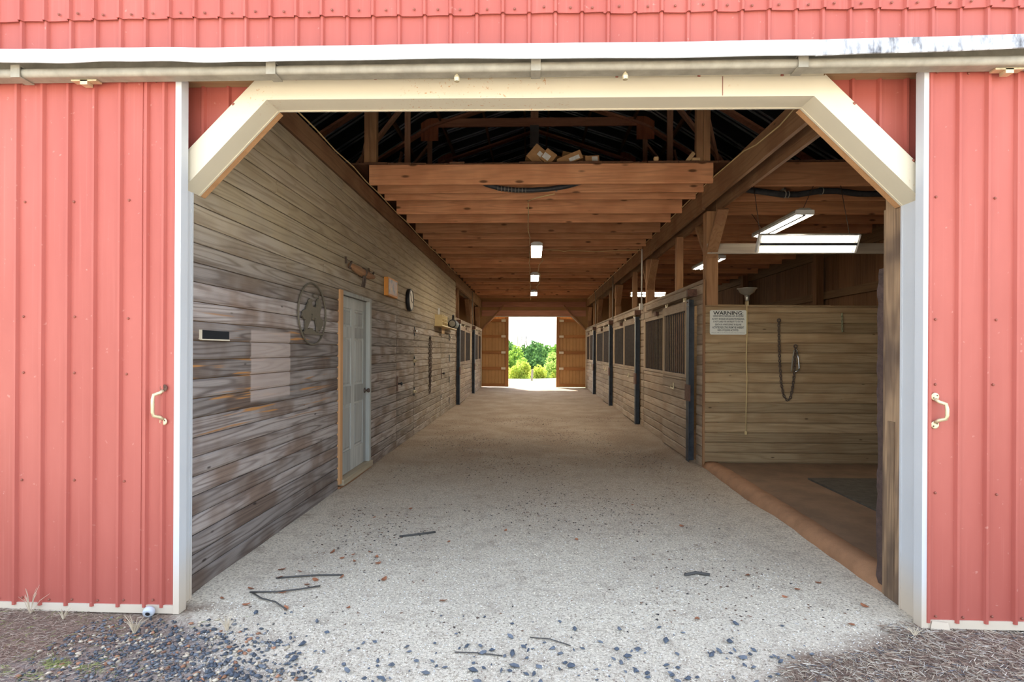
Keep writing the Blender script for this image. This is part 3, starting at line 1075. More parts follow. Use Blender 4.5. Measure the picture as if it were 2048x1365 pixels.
def sag(a, b_, low, n=14):
    """hanging line a -> lowest -> b"""
    a, b_ = Vector(a), Vector(b_)
    out = []
    for t in np.linspace(0, 1, n):
        p = a.lerp(b_, t)
        p.z -= (4 * t * (1 - t)) * ((a.z + b_.z) / 2 - low)
        out.append(tuple(p))
    return out


lc = chain('tie_chain', [(XL + .02, 10.50, 1.68), (XL + .02, 10.47, 1.2), (XL + .02, 10.52, .64), (XL + .03, 10.57, 1.2), (XL + .03, 10.58, 1.64)], 'long rusty tie chain hanging doubled on the left siding', 'chain', M['iron'], .06, .008)
mk('eye_bolt', *tube_vf([(XL + .02, 10.54 + .05 * math.cos(a), 1.69 + .03 * math.sin(a)) for a in np.linspace(0, 2 * math.pi, 10, endpoint=False)], .012, 6, True), M['iron'], lc)

# wire basket with a shelf, tag, and the black lantern radio
bs = empty('wire_basket', (XL + .08, 11.4, 1.95), 'pale yellow wire basket rack fixed on the left siding', 'basket')
for y in (11.08, 11.80): MB().box(XL + .01, XL + .16, y - .008, y + .008, 1.955, 2.175).build('side_frame', M['basket'], bs)
for z in (1.965, 2.035, 2.10, 2.17): tube('wire', [(XL + .16, 11.08, z), (XL + .16, 11.80, z)], .008, M['basket'], bs, 5)
for y in np.linspace(11.2, 11.68, 5): tube('wire', [(XL + .16, y, 1.965), (XL + .16, y, 2.17)], .007, M['basket'], bs, 5)
bx('shelf', (XL, XL + .17, 11.05, 13.2, 1.945, 1.962), M['basket'], bs)
bx('brush', (XL + .02, XL + .05, 11.38, 11.42, 2.20, 2.33), M['paper'], bs)
bx('hang_tag', (XL + .06, XL + .07, 11.62, 11.95, 1.81, 1.925), M['scrap'], bs)
rd = empty('portable_radio', (XL + .12, 13.0, 1.965), 'black portable radio with a carry handle on the yellow shelf', 'radio')
v, f = lathe_vf([(.02, 0), (.10, .01), (.105, .05), (.105, .5), (.09, .55), (.02, .56)], (0, 0, 0), 'y', 12)
mk('body', [(XL + .12 + p[0] * .9, 12.75 + p[1], 2.075 + p[2]) for p in v], f, M['hose'], rd, True)
tube('carry_handle', [(XL + .12, 12.80, 2.17), (XL + .12, 12.82, 2.27), (XL + .12, 13.0, 2.29), (XL + .12, 13.02, 2.18)], .014, M['black'], rd, 6)
mk('speaker', *lathe_vf([(.075, 0), (.07, -.012), (.01, -.014)], (XL + .12, 12.75, 2.075), 'y', 14), M['galv'], rd)

# ------------------------------------------------------------------ stall fronts
SP = .128


def stall(side, y0, y1, da, db, wa, wb, n_name, chan=.15, ht=2.36):
    """front of one box stall: fixed boarded panel with bars, and a sliding door with bars"""
    P = XR if side > 0 else XL
    def ox(o): return P - side * o
    def pbox(o0, o1, ya, yb, za, zb):
        a, b_ = sorted((ox(o0), ox(o1)))
        return (a, b_, ya, yb, za, zb)
    fr = empty('stall_front', (P, (y0 + y1) / 2, 0), n_name[0], 'stall front', 'fixed stall fronts along the aisle')
    # boards
    def boards(ya, yb, za, zb, o, par, th=.025):
        z = za
        while z < zb - .01:
            z1 = min(z + SP, zb)
            if zb - z1 < .03: z1 = zb
            plank_x('plank', ox(o), ox(o - th), ya, yb, z + .003, z1 - .002, M['stall_y'], par, .010)
            z = z1
    boards(y0 + .005, da - .16, .0, 2.05, 0, fr)
    boards(db - .05, y1 - .005, .0, 1.10, 0, fr)
    boards(y0 + .005, y1 - .005, 2.05, ht, 0, fr)
    bx('sill_rail', pbox(-.03, .012, db - .05, y1 - .1, 1.10, 1.14), M['stall_y'], fr)
    bx('top_rail', pbox(-.03, .006, db - .05, y1 - .1, 2.0, 2.05), M['stall_y'], fr)
    bx('corner_stile', pbox(-.03, .008, wa - .07, wa, 1.14, 2.0), M['stall_z'], fr)
    bx('corner_stile', pbox(-.03, .008, wb, y1 - .005, 1.10, 2.05), M['stall_z'], fr)
    bx('bumper', pbox(0, .05, wa + .55, wa + .66, 2.055, 2.12), M['rusty'], fr)
    bar_me = None
    def bars(ya, yb, o, par, step=.112):
        nonlocal bar_me
        a, b_ = sorted((ox(o - .02), ox(o - .026)))
        fm = MB().box(a, b_, ya, yb, 1.135, 1.16).box(a, b_, ya, yb, 1.985, 2.005)
        par = fm.build('grille', M['bar'], par)
        n = max(3, int(round((yb - ya) / step)))
        for i in range(n):
            y = ya + (i + .5) * (yb - ya) / n
            if bar_me is None:
                vv, ff = tube_vf([(0, 0, -.44), (0, 0, .44)], .0105, 6)
                bar_me = bpy.data.meshes.new('bar')
                bar_me.from_pydata([tuple(q) for q in vv], [], ff)
                bar_me.materials.append(M['bar'])
            link('bar', bar_me, (ox(o), y, 1.57), par)
    bars(wa, wb, -.012, fr)
    # sliding door
    dr = empty('stall_door', (ox(.06), (da + db) / 2, .03), n_name[1], 'stall door', 'sliding stall doors along the aisle')
    O = .075
    boards(da + .002, db, .03, 1.10, O, dr, .03)
    for a, b_ in ((da, da + .085), (db - .085, db)):
        bx('stile', pbox(O - .03, O + .004, a, b_, 1.10, 2.12), M['stall_z'], dr)
    bx('rail', pbox(O - .03, O + .004, da + .085, db - .085, 2.0, 2.12), M['stall_y'], dr)
    bx('rail', pbox(O - .03, O + .006, da + .085, db - .085, 1.10, 1.145), M['stall_y'], dr)
    bars(da + .085, db - .085, O - .016, dr)
    cm = MB()
    a, b_ = sorted((ox(-.01), ox(O + .012)))
    cm.box(a, b_, da - .022, da - .003, .02, 2.13)
    ss = sorted((ox(O + .006), ox(O + .014)))
    cm.box(ss[0], ss[1], da - .12, da - .003, .02, 2.13)
    chn = cm.build('edge_channel', M['steel'], dr)
    bo = MB()
    for zz in (2.09, 2.04): bo.lathe([(.012, 0), (.008, -side * .01)], (ox(O + .014), da - .06, zz), 'x', 6)
    bo.build('bolt_pair', M['chrome'], chn)
    bx('latch_plate', pbox(O + .01, O + .028, da - .19, da + .012, .81, 1.02), M['rusty'], dr)
    ly = da + .68
    lt = MB()
    lt.box(*pbox(O, O + .012, ly - .02, ly + .02, .90, 1.0)).tube([(ox(O + .02), ly - .07, .92), (ox(O + .025), ly + .06, .92), (ox(O + .025), ly + .06, .97)], .009, 6)
    lt.build('bolt_latch', M['brass'], dr)
    # overhead track with hangers
    tk = empty('door_track', (ox(.08), (da + db) / 2, 2.17), n_name[2], 'door track', 'box tracks above the stall doors')
    bx('rail', pbox(.045, .105, da - .1, db + 1.15, 2.172, 2.25), M['stall_y'], tk)
    bx('end_stop', pbox(0, .115, da - .16, da - .1, 2.165, 2.258), M['rusty'], tk)
    for yy in (da + .16, db - .2):
        hm = MB().box(*pbox(.06, .075, yy - .05, yy + .05, 2.115, 2.19))
        hm.lathe([(.02, 0), (.02, .02)], (ox(.085), yy, 2.16), 'x', 8)
        hm.build('hanger', M['brass'], tk)
    return fr


ord_ = ['nearest', 'second', 'third', 'farthest']
RS = [(6.94, 10.50, 7.34, 8.69, 8.76, 10.40), (10.52, 14.35, 10.98, 12.38, 12.44, 14.2), (14.37, 18.2, 14.62, 15.95, 16.0, 18.05), (18.22, 21.4, 18.4, 19.6, 19.65, 21.25)]
for i, a in enumerate(RS):
    stall(1, *a, (ord_[i] + ' boarded stall front with iron bars on the right of the aisle', ord_[i] + ' sliding stall door with iron bars on the right of the aisle', 'box track above the ' + ord_[i] + ' stall door on the right'))
LS = [(14.22, 17.9, 14.5, 15.72, 15.58, 17.6), (17.92, 21.4, 18.3, 19.55, 19.6, 21.25)]
for i, a in enumerate(LS):
    w = ('nearer', 'farther')[i]
    stall(-1, *a, (w + ' boarded stall front with bars on the left beyond the siding', w + ' sliding stall door with bars on the left beyond the siding', 'box track above the ' + w + ' stall door on the left'), ht=2.32)

# partitions between the stalls and the outer walls
for k, y in enumerate((10.51, 14.36, 18.21)):
    tag(bx('wall_partition', (2.33, 5.58, y - .03, y + .03, -.02, 2.34), M['stall_x']), 'board partition between right-hand stalls, number %s from the wash bay' % ('one', 'two', 'three')[k], 'wall', kind='structure')
tag(bx('wall_partition', (-5.42, -2.0, 17.88, 17.94, -.02, 2.3), M['stall_x']), 'board partition between the two left-hand stalls', 'wall', kind='structure')
tag(bx('wall_partition', (-5.42, -2.0, 14.17, 14.23, -.02, 3.2), M['stall_x']), 'board partition closing the room behind the left siding', 'wall', kind='structure')
tag(bx('floor', (2.2, 5.58, 7.2, 21.5, -.06, -.01), M['concrete']), 'dirt floor inside the right-hand stalls', 'floor', kind='structure')
tag(bx('floor', (-5.42, -2.05, 3.2, 21.5, -.06, -.01), M['concrete']), 'dirt floor behind the left wall', 'floor', kind='structure')

# ------------------------------------------------------------------ girders, posts, joists
gl = empty('girder', (XL, 12.3, 3.24), 'long timber girder above the left siding', 'girder')
bx('beam', (XL - .06, XL + .004, 3.16, 9.0, 3.232, 3.42), M['beam_y'], gl)
bx('beam', (XL - .06, XL + .002, 9.0, 14.2, 3.232, 3.42), M['beam_y'], gl)
bx('beam', (XL - .06, XL + .006, 14.2, 21.45, 3.14, 3.42), M['beam_y'], gl)
bx('beam', (XL - .22, XL - .17, 14.24, 21.45, 3.14, 3.42), M['beam_y'], gl)
gr = empty('girder', (XR, 12.3, 3.24), 'long double timber girder above the stalls on the right', 'girder')
for a, b_ in ((3.2, 7.0), (7.0, 10.0), (10.0, 14.45), (14.45, 18.2), (18.2, 21.45)):
    q = random.uniform(-.004, .004)
    bx('beam', (XR + .002 + q, XR + .042 + q, a + .002, b_ - .002, 3.25 - .004 * (a - 3.2), 3.50 - .003 * (a - 3.2)), M['beam_y'], gr)
    bx('beam', (XR + .185 - q, XR + .225 - q, a + .002, b_ - .002, 3.22 - .004 * (a - 3.2), 3.47 - .003 * (a - 3.2)), M['beam_y'], gr)

PY = [6.995, 10.51, 14.37, 18.21, 21.32]
for k, y in enumerate(PY):
    for side in (1, -1):
        if side < 0 and k < 2: continue
        P = XR + .112 if side > 0 else XL - .115
        zt = 3.214 - .004 * (y - 3.2) if side > 0 else 3.138
        where = 'right' if side > 0 else 'left'
        nm = ['at the corner of the wash bay', 'second', 'third', 'fourth', 'last'][k]
        lab = ('square timber post with knee braces at the corner of the wash bay' if k == 0 else '%s timber post with knee braces along the %s stalls' % (['', 'second', 'third', 'fourth', 'farthest'][k], where))
        root = empty('timber_post', (P, y, 0), lab, 'post', 'braced posts along the stalls')
        bx('post', (P - .072, P + .072, y - .072, y + .072, -.02, zt), M['post_z'], root)
        for s in (-1, 1):
            if (k == 4 and s > 0) or (side < 0 and k == 2 and s < 0): continue
            m_ = MB().beam((P + .02 * s, y + s * .05, 2.62), (P + .02 * s, y + s * .50, 3.12), .04, .13, up=(1, 0, 0))
            m_.build('knee_brace', M['post_z'], root)
for k, y in enumerate((8.42, 12.0, 15.55, 19.5)):
    s = bx('stud', (XR + .05, XR + .15, y - .045, y + .045, -.02, 3.2 - .004 * (y - 3.2)), M['post_z'])
    tag(s, '%s upright stud between the stall top and girder on the right' % ord_[k], 'stud', 'studs over the right stalls')
for k, y in enumerate((15.3, 19.15)):
    s = bx('stud', (XL - .16, XL - .065, y - .045, y + .045, -.02, 3.14), M['post_z'])
    tag(s, '%s upright stud between the stall top and girder on the left' % ('nearer', 'farther')[k], 'stud', 'studs over the left stalls')

# loft: joists and deck
ce = empty('ceiling', (0, 14, 3.44), 'reddish timber loft joists and deck over the aisle', 'ceiling', kind='structure')
JY = [6.57, 6.93, 7.26, 7.91, 8.55, 9.22, 9.84, 10.37, 10.73]
y = 11.17
while y < 21.3:
    JY.append(y)
    y += .645
for k, y in enumerate(JY):
    dz = random.uniform(-.018, .014) if k else 0
    bot = 3.44 + dz + (0.01 if k in (1,) else 0)
    plank_y('joist', y - .021, y + .021, XL + .008, XR - .004, bot, 3.68, M['joist_x'], ce, .007)
    plank_y('joist', y - .021, y + .021, XR + .23, 5.56, bot - .03 + random.uniform(-.02, .02), 3.68, M['joist_x'], ce, .007)
    if y > 14: bx('joist', (-5.42, XL - .225, y - .019, y + .019, bot, 3.68), M['joist_x'], ce)
x = -5.42
while x < 5.5:
    w = random.choice([.18, .235, .285])
    e = min(x + w, 5.56)
    bx('deck_board', (x + .002, e - .002, 6.54 + random.uniform(0, .05), 21.45, 3.682, 3.706 + random.uniform(-.003, .003)), M['deck'], ce)
    x = e
# posts standing on the loft edge up to the rafters
for k, (xa, xb) in enumerate(((-2.04, -1.965), (1.945, 2.02))):
    lab = ('left', 'right')[k]
    root = empty('loft_post', ((xa + xb) / 2, 6.6, 3.42), 'doubled timber post rising from the %s end of the loft edge' % lab, 'post', 'posts at the loft edge')
    bx('board', (xa, xb, 6.60, 6.68, 3.708 if k == 0 else 3.708, 5.9), M['post_z'], root)
    bx('board', (xb + .002, xb + .08, 6.58, 6.66, 3.708, 5.9), M['post_z'], root)

# ------------------------------------------------------------------ roof and trusses
rf = empty('roof', (X0, 12.3, 3), 'black metal gambrel roof over the loft', 'roof', kind='structure')
for s in (-1, 1):
    for (a, b_) in (((0.0, RIDGE), KN), (KN, EAVE)):
        P0 = Vector((X0 + s * a[0], 0, a[1])); P1 = Vector((X0 + s * b_[0], 0, b_[1]))
        d = (P1 - P0).normalized()
        n = Vector((0, 1, 0)).cross(d)
        if n.z < 0: n = -n
        v = []
        for yy in (2.75, 21.9):
            for p, t in ((P0, 0), (P1, 0), (P1, .03), (P0, .03)):
                q = p + n * t
                v.append((q.x, yy, q.z))
        mk('roof_sheet', v, [(0, 3, 2, 1), (4, 5, 6, 7), (0, 1, 5, 4), (1, 2, 6, 5), (2, 3, 7, 6), (3, 0, 4, 7)], M['roof_in'], rf)
        y = 6.2
        k = 0
        while y < 21.4:
            m_ = MB().beam((P0.x - n.x * .012, y, P0.z - n.z * .012), (P1.x - n.x * .012, y, P1.z - n.z * .012), .022, .022, up=tuple(n))
            m_.build('roof_rib', M['rib'], rf)
            y += (.11 if k % 2 == 0 else .46)
            k += 1
    # purlins along the roof
    for t in (.12, .5, .88):
        for (a, b_) in (((0.0, RIDGE), KN), (KN, EAVE)):
            px_, pz_ = X0 + s * (a[0] + (b_[0] - a[0]) * t), a[1] + (b_[1] - a[1]) * t - .075
            bx('purlin', (px_ - .02, px_ + .02, 3.2, 21.4, pz_ - .045, pz_ + .04), M['beam_y'], rf)

TY = [(4.9, 'first'), (6.8, 'second'), (8.7, 'third'), (10.6, 'fourth'), (12.5, 'fifth'), (14.4, 'sixth'), (16.3, 'seventh'), (18.2, 'eighth'), (20.1, 'ninth')]
for y, nm in TY:
    lab = {10.6: 'dark gambrel truss with collar tie and plywood gussets over the loft', 8.7: 'dark gambrel truss just in front of the one with the collar tie',
           12.5: 'dark gambrel truss just behind the one with the collar tie'}.get(y, '%s dark gambrel roof truss counted from the doorway' % nm)
    root = empty('roof_truss', (X0, y, 3.0), lab, 'truss', 'gambrel roof trusses')
    for s in (-1, 1):
        kx = X0 + s * (KN[0] - .05)
        kz = KN[1] - .15
        MB().beam((X0 + s * .01, y, RIDGE - .17), (kx, y, kz), .04, .14, up=(0, 1, 0)).build('rafter', M['truss'], root)
        MB().beam((kx, y, kz), (X0 + s * (EAVE[0] - .45), y, EAVE[1] + .18), .04, .14, up=(0, 1, 0)).build('rafter', M['truss'], root)
        bx('gusset_plate', (kx - .17, kx + .17, y - .034, y - .022, kz - .27, kz + .17), M['gusset'], root)
        if y > 7:
            bx('strut', (kx - .045, kx + .045, y - .02, y + .02, 3.71, kz - .1), M['truss_z'], root)
            MB().beam((kx, y + .05, kz - .3), (kx + s * 1.35, y + .05, 3.76), .04, .11, up=(0, 1, 0)).build('web', M['truss_z'], root)
            MB().beam((kx + s * .55, y + .02, 5.3), (kx + s * .9, y + .02, 3.75), .04, .09, up=(0, 1, 0)).build('web', M['truss_z'], root)
            MB().beam((kx + s * 2.3, y + .02, 4.02), (kx + s * 1.2, y + .02, 3.75), .04, .09, up=(0, 1, 0)).build('web', M['truss_z'], root)
    if y == 10.6:
        bx('collar_tie', (X0 - 2.0, X0 + 2.0, y - .02, y + .02, 5.775, 5.935), M['truss'], root)
        bx('king_post', (X0 - .12, X0 + .03, y + .025, y + .06, 5.95, 6.45), M['truss_z'], root)
hg = empty('hanging_box', (X0 - .05, 10.6, 5.35), 'grey metal box hanging under the middle of the collar tie', 'box')
bx('case', (X0 - .13, X0 + .04, 10.53, 10.578, 5.36, 5.774), plain('grey_box', (.16, .145, .14), .6), hg)
bx('base_strip', (X0 - .135, X0 + .045, 10.525, 10.582, 5.345, 5.358), M['galv'], hg)
for dx in (-.07, -.02): tube('wire', [(X0 + dx, 10.57, 5.35), (X0 + dx, 10.57, 5.22)], .005, M['galv'], hg, 5)

# boxes and scraps left on the loft edge
def carton(c, size, rot, lab, label_at):
    root = empty('cardboard_box', c, lab, 'box', 'cartons piled on the loft edge')
    Rm = Euler(rot).to_matrix()
    def rb(name, lo, hi, mat, par):
        v, f = box_vf(lo[0], hi[0], lo[1], hi[1], lo[2], hi[2])
        return mk(name, [Vector(c) + Rm @ Vector(p) for p in v], f, mat, par)
    sx_, sy_, sz_ = (k / 2 for k in size)
    body = rb('carton', (-sx_, -sy_, -sz_), (sx_, sy_, sz_), M['card'], root)
    lx, lz, lw, lh = label_at
    rb('paper_label', (lx - lw / 2, -sy_ - .003, lz - lh / 2), (lx + lw / 2, -sy_ - .0005, lz + lh / 2), M['paper'], body)
    rb('flap', (-sx_ + .005, -sy_ + .002, sz_), (sx_ - .005, sy_ * .1, sz_ + .006), M['card'], body)
carton((.045, 6.86, 3.83), (.20, .34, .20), (0, math.radians(40), .1), 'tilted carton with a white label at the left of the loft pile', (.02, .03, .07, .055))
carton((.20, 7.18, 3.865), (.34, .30, .17), (0, math.radians(7), 0), 'carton lying behind at the back of the loft pile', (-.02, .0, .12, .08))
carton((.205, 6.80, 3.795), (.15, .3, .15), (0, math.radians(38), -.1), 'small carton with a white label beside the leftmost tilted one', (-.02, -.01, .09, .07))
carton((.52, 7.12, 3.86), (.34, .32, .16), (0, math.radians(9), .1), 'large rounded carton at the back right of the loft pile', (.0, .02, .11, .08))
carton((.45, 6.78, 3.765), (.30, .3, .10), (0, math.radians(-22), 0), 'flat carton sloping in front of the large one on the loft', (.05, -.015, .13, .045))
carton((.71, 6.82, 3.762), (.17, .28, .10), (0, math.radians(-4), .1), 'short carton with an upright label at the right of the loft pile', (.03, .0, .07, .085))
def scrap(c, size, rot, lab):
    m_ = MB().obox(c, size, rot)
    tag(m_.build('lumber_scrap', M['scrap']), lab, 'wood scrap', 'lumber scraps on the loft edge')
scrap((-.16, 6.78, 3.735), (.30, .09, .022), (0, math.radians(-12), .1), 'pale broken board leaning left of the cartons on the loft')
scrap((-.08, 6.70, 3.719), (.22, .07, .02), (0, 0, -.1), 'pale offcut lying flat left of the cartons on the loft')
scrap((-.58, 6.72, 3.725), (.26, .06, .02), (0, math.radians(-3), .15), 'small pale splintered offcut on the left half of the loft edge')
scrap((-1.58, 6.66, 3.720), (.08, .06, .024), (0, 0, .2), 'tiny orange offcut near the left loft post')
scrap((1.10, 6.78, 3.722), (.62, .10, .03), (0, 0, .05), 'long flat board right of the cartons on the loft')
scrap((1.47, 6.62, 3.738), (.05, .06, .055), (0, 0, 0), 'small orange block standing on the right loft edge')
scrap((1.87, 6.60, 3.757), (.045, .05, .125), (0, math.radians(38), 0), 'tilted orange block leaning by the right loft post')
scrap((1.93, 6.58, 3.7225), (.09, .05, .032), (0, 0, 0), 'flat orange block at the foot of the right loft post')

# ------------------------------------------------------------------ lamps, cables, hoses
def strip_light(c, L, w, axis, lab, tilt=0.0, mat=None, tubes=True, along=0):
    """fluorescent fixture: housing, end caps, centre divider, two glowing diffusers"""
    root = empty('strip_light', c, lab, 'light fixture', 'fluorescent strip lights')
    Rm = (Euler((0, 0, 0 if axis == 'x' else math.pi / 2)).to_matrix() @ Euler((tilt, 0, 0)).to_matrix())
    C = Vector(c)
    def part(name, lo, hi, m):
        v, f = box_vf(lo[0], hi[0], lo[1], hi[1], lo[2], hi[2])
        return mk(name, [C + Rm @ Vector(p) for p in v], f, m, root)
    h = L / 2
    hp = [(-w / 2, .0), (-w / 2 - .006, .03), (-w * .25, .055), (w * .25, .055), (w / 2 + .006, .03), (w / 2, 0)]
    v = [(-h, y, z) for y, z in hp] + [(h, y, z) for y, z in hp]
    f = [tuple(range(6)), tuple(range(11, 5, -1))] + [(i, i + 6, (i + 1) % 6 + 6, (i + 1) % 6) for i in range(6)]
    mk('housing', [C + Rm @ Vector(p) for p in v], f, M['galv'] if tubes else M['housing'], root)
    for s in (-1, 1):
        part('end_cap', (s * h - .012, -w / 2 - .004, -.022), (s * h + .012, w / 2 + .004, .03), M['housing'])
    for s in (-1, 1):
        part('light_shield', (-h, s * (w / 2 + .002) - .003, -.026), (h, s * (w / 2 + .002) + .003, .002), M['housing'])  # added strips that keep the lamp's sideways light off the joists
    if tubes:
        for s in (-1, 1):
            tl, tf = tube_vf([(-h + .03, s * w * .25, -.012), (h - .03, s * w * .25, -.012)], .021, 8)
            mk('tube', [C + Rm @ Vector(p) for p in tl], tf, mat or M['lamp_cool'], root, True)
        part('divider', (-h + .012, -.016, -.034), (h - .012, .016, .0), M['steel'])
    else:
        part('diffuser', (-h + .012, -w / 2 + .006, -.02), (h - .012, w / 2 - .006, -.001), mat or M['lamp'])
    return root


strip_light((.085, 10.53, 3.362), 1.25, .20, 'y', 'nearest lit strip light hanging under the aisle joists', tubes=False)
strip_light((.075, 14.35, 3.362), 1.25, .20, 'y', 'middle lit strip light hanging under the aisle joists', tubes=False)
strip_light((.07, 18.3, 3.362), 1.25, .20, 'y', 'farthest lit strip light hanging under the aisle joists', tubes=False)
wa_ = strip_light((3.105, 6.32, 2.68), 1.09, .20, 'x', 'lit strip light hung level across the front of the wash bay', tilt=math.radians(-62))
wb_ = strip_light((3.14, 7.08, 3.06), 1.25, .20, 'y', 'lit strip light running lengthwise above the wash bay wall')
wc_ = strip_light((3.19, 10.1, 3.06), 1.25, .20, 'y', 'lit strip light seen past the corner post over the stalls')
wd_ = strip_light((3.85, 18.4, 3.36), 1.15, .18, 'x', 'distant lit strip light seen between the right-hand studs', tilt=math.radians(-60))
for p, q in (((2.6, 6.35, 2.72), (2.6, 6.57, 3.44)), ((3.6, 6.35, 2.72), (3.6, 6.57, 3.44))):
    tube('hanger_wire', [p, q], .004, M['iron'], wa_, 5)
for p, q in (((3.14, 6.5, 3.11), (3.3, 6.57, 3.42)), ((3.14, 7.6, 3.11), (3.1, 7.91, 3.42))):
    tube('hanger_wire', [p, q], .004, M['iron'], wb_, 5)

for y in (9.84, 10.37):
    tube('hanger_wire', [(3.19, y, 3.10), (3.19, y, 3.43)], .004, M['iron'], wc_, 5)
for x in (3.4, 4.3):
    tube('hanger_wire', [(x, 18.42, 3.38), (x, 18.27, 3.43)], .004, M['iron'], wd_, 5)


def cable(pts, lab, mat='wire', r=.007, name='cable', cat='cable'):
    return tag(tube(name, pts, r, M[mat], None, 5), lab, cat)


def wiggle(a, b_, n, amp):
    a, b_ = Vector(a), Vector(b_)
    return [tuple(a.lerp(b_, t) + Vector((random.uniform(-amp, amp), 0, random.uniform(-amp * .6, amp * .6)))) for t in np.linspace(0, 1, n)]


cable(wiggle((-.06, 7.28, 3.412), (-.03, 21.0, 3.408), 26, .02), 'yellow cable running lengthwise under the aisle joists beside the lights')
cable([(.28, 6.97, 3.44), (.05, 7.1, 3.425), (-.05, 7.22, 3.42), (-.06, 7.3, 3.425)], 'short yellow cable curling from the first joists to the middle')
cable([(.20, 10.6, 3.40), (.28, 10.7, 3.415), (.5, 10.75, 3.42), (.62, 10.72, 3.385), (.75, 10.73, 3.41), (1.25, 10.75, 3.385), (1.75, 10.75, 3.415), (2.10, 10.7, 3.40), (2.12, 10.7, 3.30)], 'yellow cable crossing from the nearest aisle light to the right girder')
cable(wiggle((.2, 10.8, 3.40), (.17, 18.0, 3.40), 14, .05), 'yellow cable zigzagging between the aisle lights on their right')
cable(wiggle((XL + .02, 3.3, 3.432), (XL + .02, 14.2, 3.432), 22, .012), 'yellow cable tacked along the top of the left girder')
cable([(XR - .008, 3.6, 3.47), (XR - .008, 4.3, 3.455), (XR - .008, 4.8, 3.40), (XR - .008, 5.3, 3.42), (XR - .008, 5.6, 3.47), (XR - .008, 6.5, 3.50), (XR - .008, 7.2, 3.50), (XR - .008, 8.5, 3.49), (XR - .008, 10.6, 3.48)], 'pale cable looping along the near part of the right girder')
cable(wiggle((XR - .006, 10.9, 3.46), (XR - .006, 21.0, 3.44), 18, .004), 'pale cable along the far part of the right girder')
cn = empty('conduit', (XR - .02, 10.63, 2.2), 'white conduit dropping from the right girder to a small switch box', 'conduit')
tube('pipe', [(XR - .016, 10.66, 3.42), (XR - .02, 10.64, 3.3), (XR - .02, 10.64, 2.36)], .014, M['conduit'], cn, 7)
bx('switch_box', (XR - .06, XR - .002, 10.60, 10.71, 2.25, 2.37), M['conduit'], cn)
for y, w in ((14.45, 'second'), (18.3, 'third')):
    tag(tube('conduit', [(XR - .016, y, 3.42), (XR - .016, y, 2.3)], .013, M['galv'], None, 6), '%s thin conduit dropping from the right girder farther down' % w, 'conduit')
tag(tube('conduit', [(XL + .018, 18.05, 3.4), (XL + .018, 18.05, 2.25)], .012, M['galv'], None, 6), 'thin conduit dropping from the left girder between the stalls', 'conduit')

h1 = empty('hose', (0, 6.72, 3.36), 'black hose sagging below the first joist in the middle of the aisle', 'hose')
hp = [(-.72, 6.75, 3.57), (-.56, 6.74, 3.49), (-.40, 6.73, 3.44), (-.2, 6.72, 3.415), (0, 6.71, 3.41), (.2, 6.72, 3.425), (.4, 6.74, 3.46), (.6, 6.76, 3.52), (.75, 6.78, 3.58)]
slv = tube('sleeve', hp, .030, M['hose'], h1, 9)
for x in np.linspace(-.42, -.08, 9):
    z = 3.410 + .2 * (x + .05) ** 2
    tube('wrap', [(x + .034 * .0, 6.72 + .034 * math.cos(a), z + .034 * math.sin(a)) for a in np.linspace(0, 2 * math.pi, 10, endpoint=False)], .004, M['galv'], slv, 4, True)
h2 = empty('hose', (3.4, 6.74, 3.3), 'black hose strapped below the joists over the wash bay', 'hose')
hp2 = [(2.40, 6.72, 3.50), (2.5, 6.72, 3.43), (2.62, 6.72, 3.40), (2.8, 6.72, 3.375), (3.0, 6.72, 3.345), (3.2, 6.72, 3.345), (3.45, 6.72, 3.385), (3.65, 6.72, 3.385), (3.9, 6.72, 3.35), (4.5, 6.72, 3.34)]
slv = tube('sleeve', hp2, .036, M['hose'], h2, 9)
for x, z in ((3.03, 3.345), (3.07, 3.345), (3.47, 3.385)):
    tube('strap', [(x, 6.72 + .04 * math.cos(a), z + .04 * math.sin(a)) for a in np.linspace(0, 2 * math.pi, 10, endpoint=False)], .006, M['galv'], slv, 4, True)
for x in (-.3, .3):
    bx('hanger', (x - .012, x + .012, 6.755, 6.91, 3.45, 3.475), M['galv'], h1)
for x in (3.05, 3.47, 4.2):
    bx('hanger', (x - .012, x + .012, 6.755, 6.76, 3.35, 3.44), M['galv'], h2)
    bx('hanger', (x - .012, x + .012, 6.755, 6.93, 3.415, 3.44), M['galv'], h2)

# ------------------------------------------------------------------ wash bay
WY = 6.90
WK = WY / 7.15


def wx(x): return x * WK
def wz(z): return 1.45 + (z - 1.45) * WK


sl_ = extrude_poly('floor', [(2.20, -.06), (5.58, -.06), (5.58, .075), (2.20, .075)], 3.2, WY + .01, 'y', M['concrete'])
tag(sl_, 'dusty red-brown concrete floor of the wash bay', 'floor', kind='structure')
kb = []
prof = [(2.10, -.05), (2.12, .05), (2.15, .09), (2.20, .105), (2.27, .10), (2.30, .078), (2.30, -.05)]
n = 30
v, f = [], []
for i in range(n + 1):
    y = 3.36 + (6.88 - 3.36) * i / n
    for x, z in prof:
        v.append((x + .012 * math.sin(y * 3.1) + .004 * math.sin(y * 17), y, z + (.01 * math.sin(y * 2.3 + 1) if z > 0 else 0)))
k = len(prof)
for i in range(n):
    for j in range(k):
        l_ = (j + 1) % k
        f.append((i * k + j, i * k + l_, (i + 1) * k + l_, (i + 1) * k + j))
f.append(tuple(range(k - 1, -1, -1)))
f.append(tuple(n * k + j for j in range(k)))
tag(mk('kerb', v, f, M['kerb'], None, True), 'rounded red-clay kerb edging the wash bay floor', 'kerb')
mt_ = extrude_poly('rubber_mat', [(2.98, 3.5), (2.99, 6.05), (5.3, 6.08), (5.3, 3.5)], .0755, .095, 'z', M['mat'])
tag(mt_, 'dark rubber mat on the wash bay floor', 'mat')

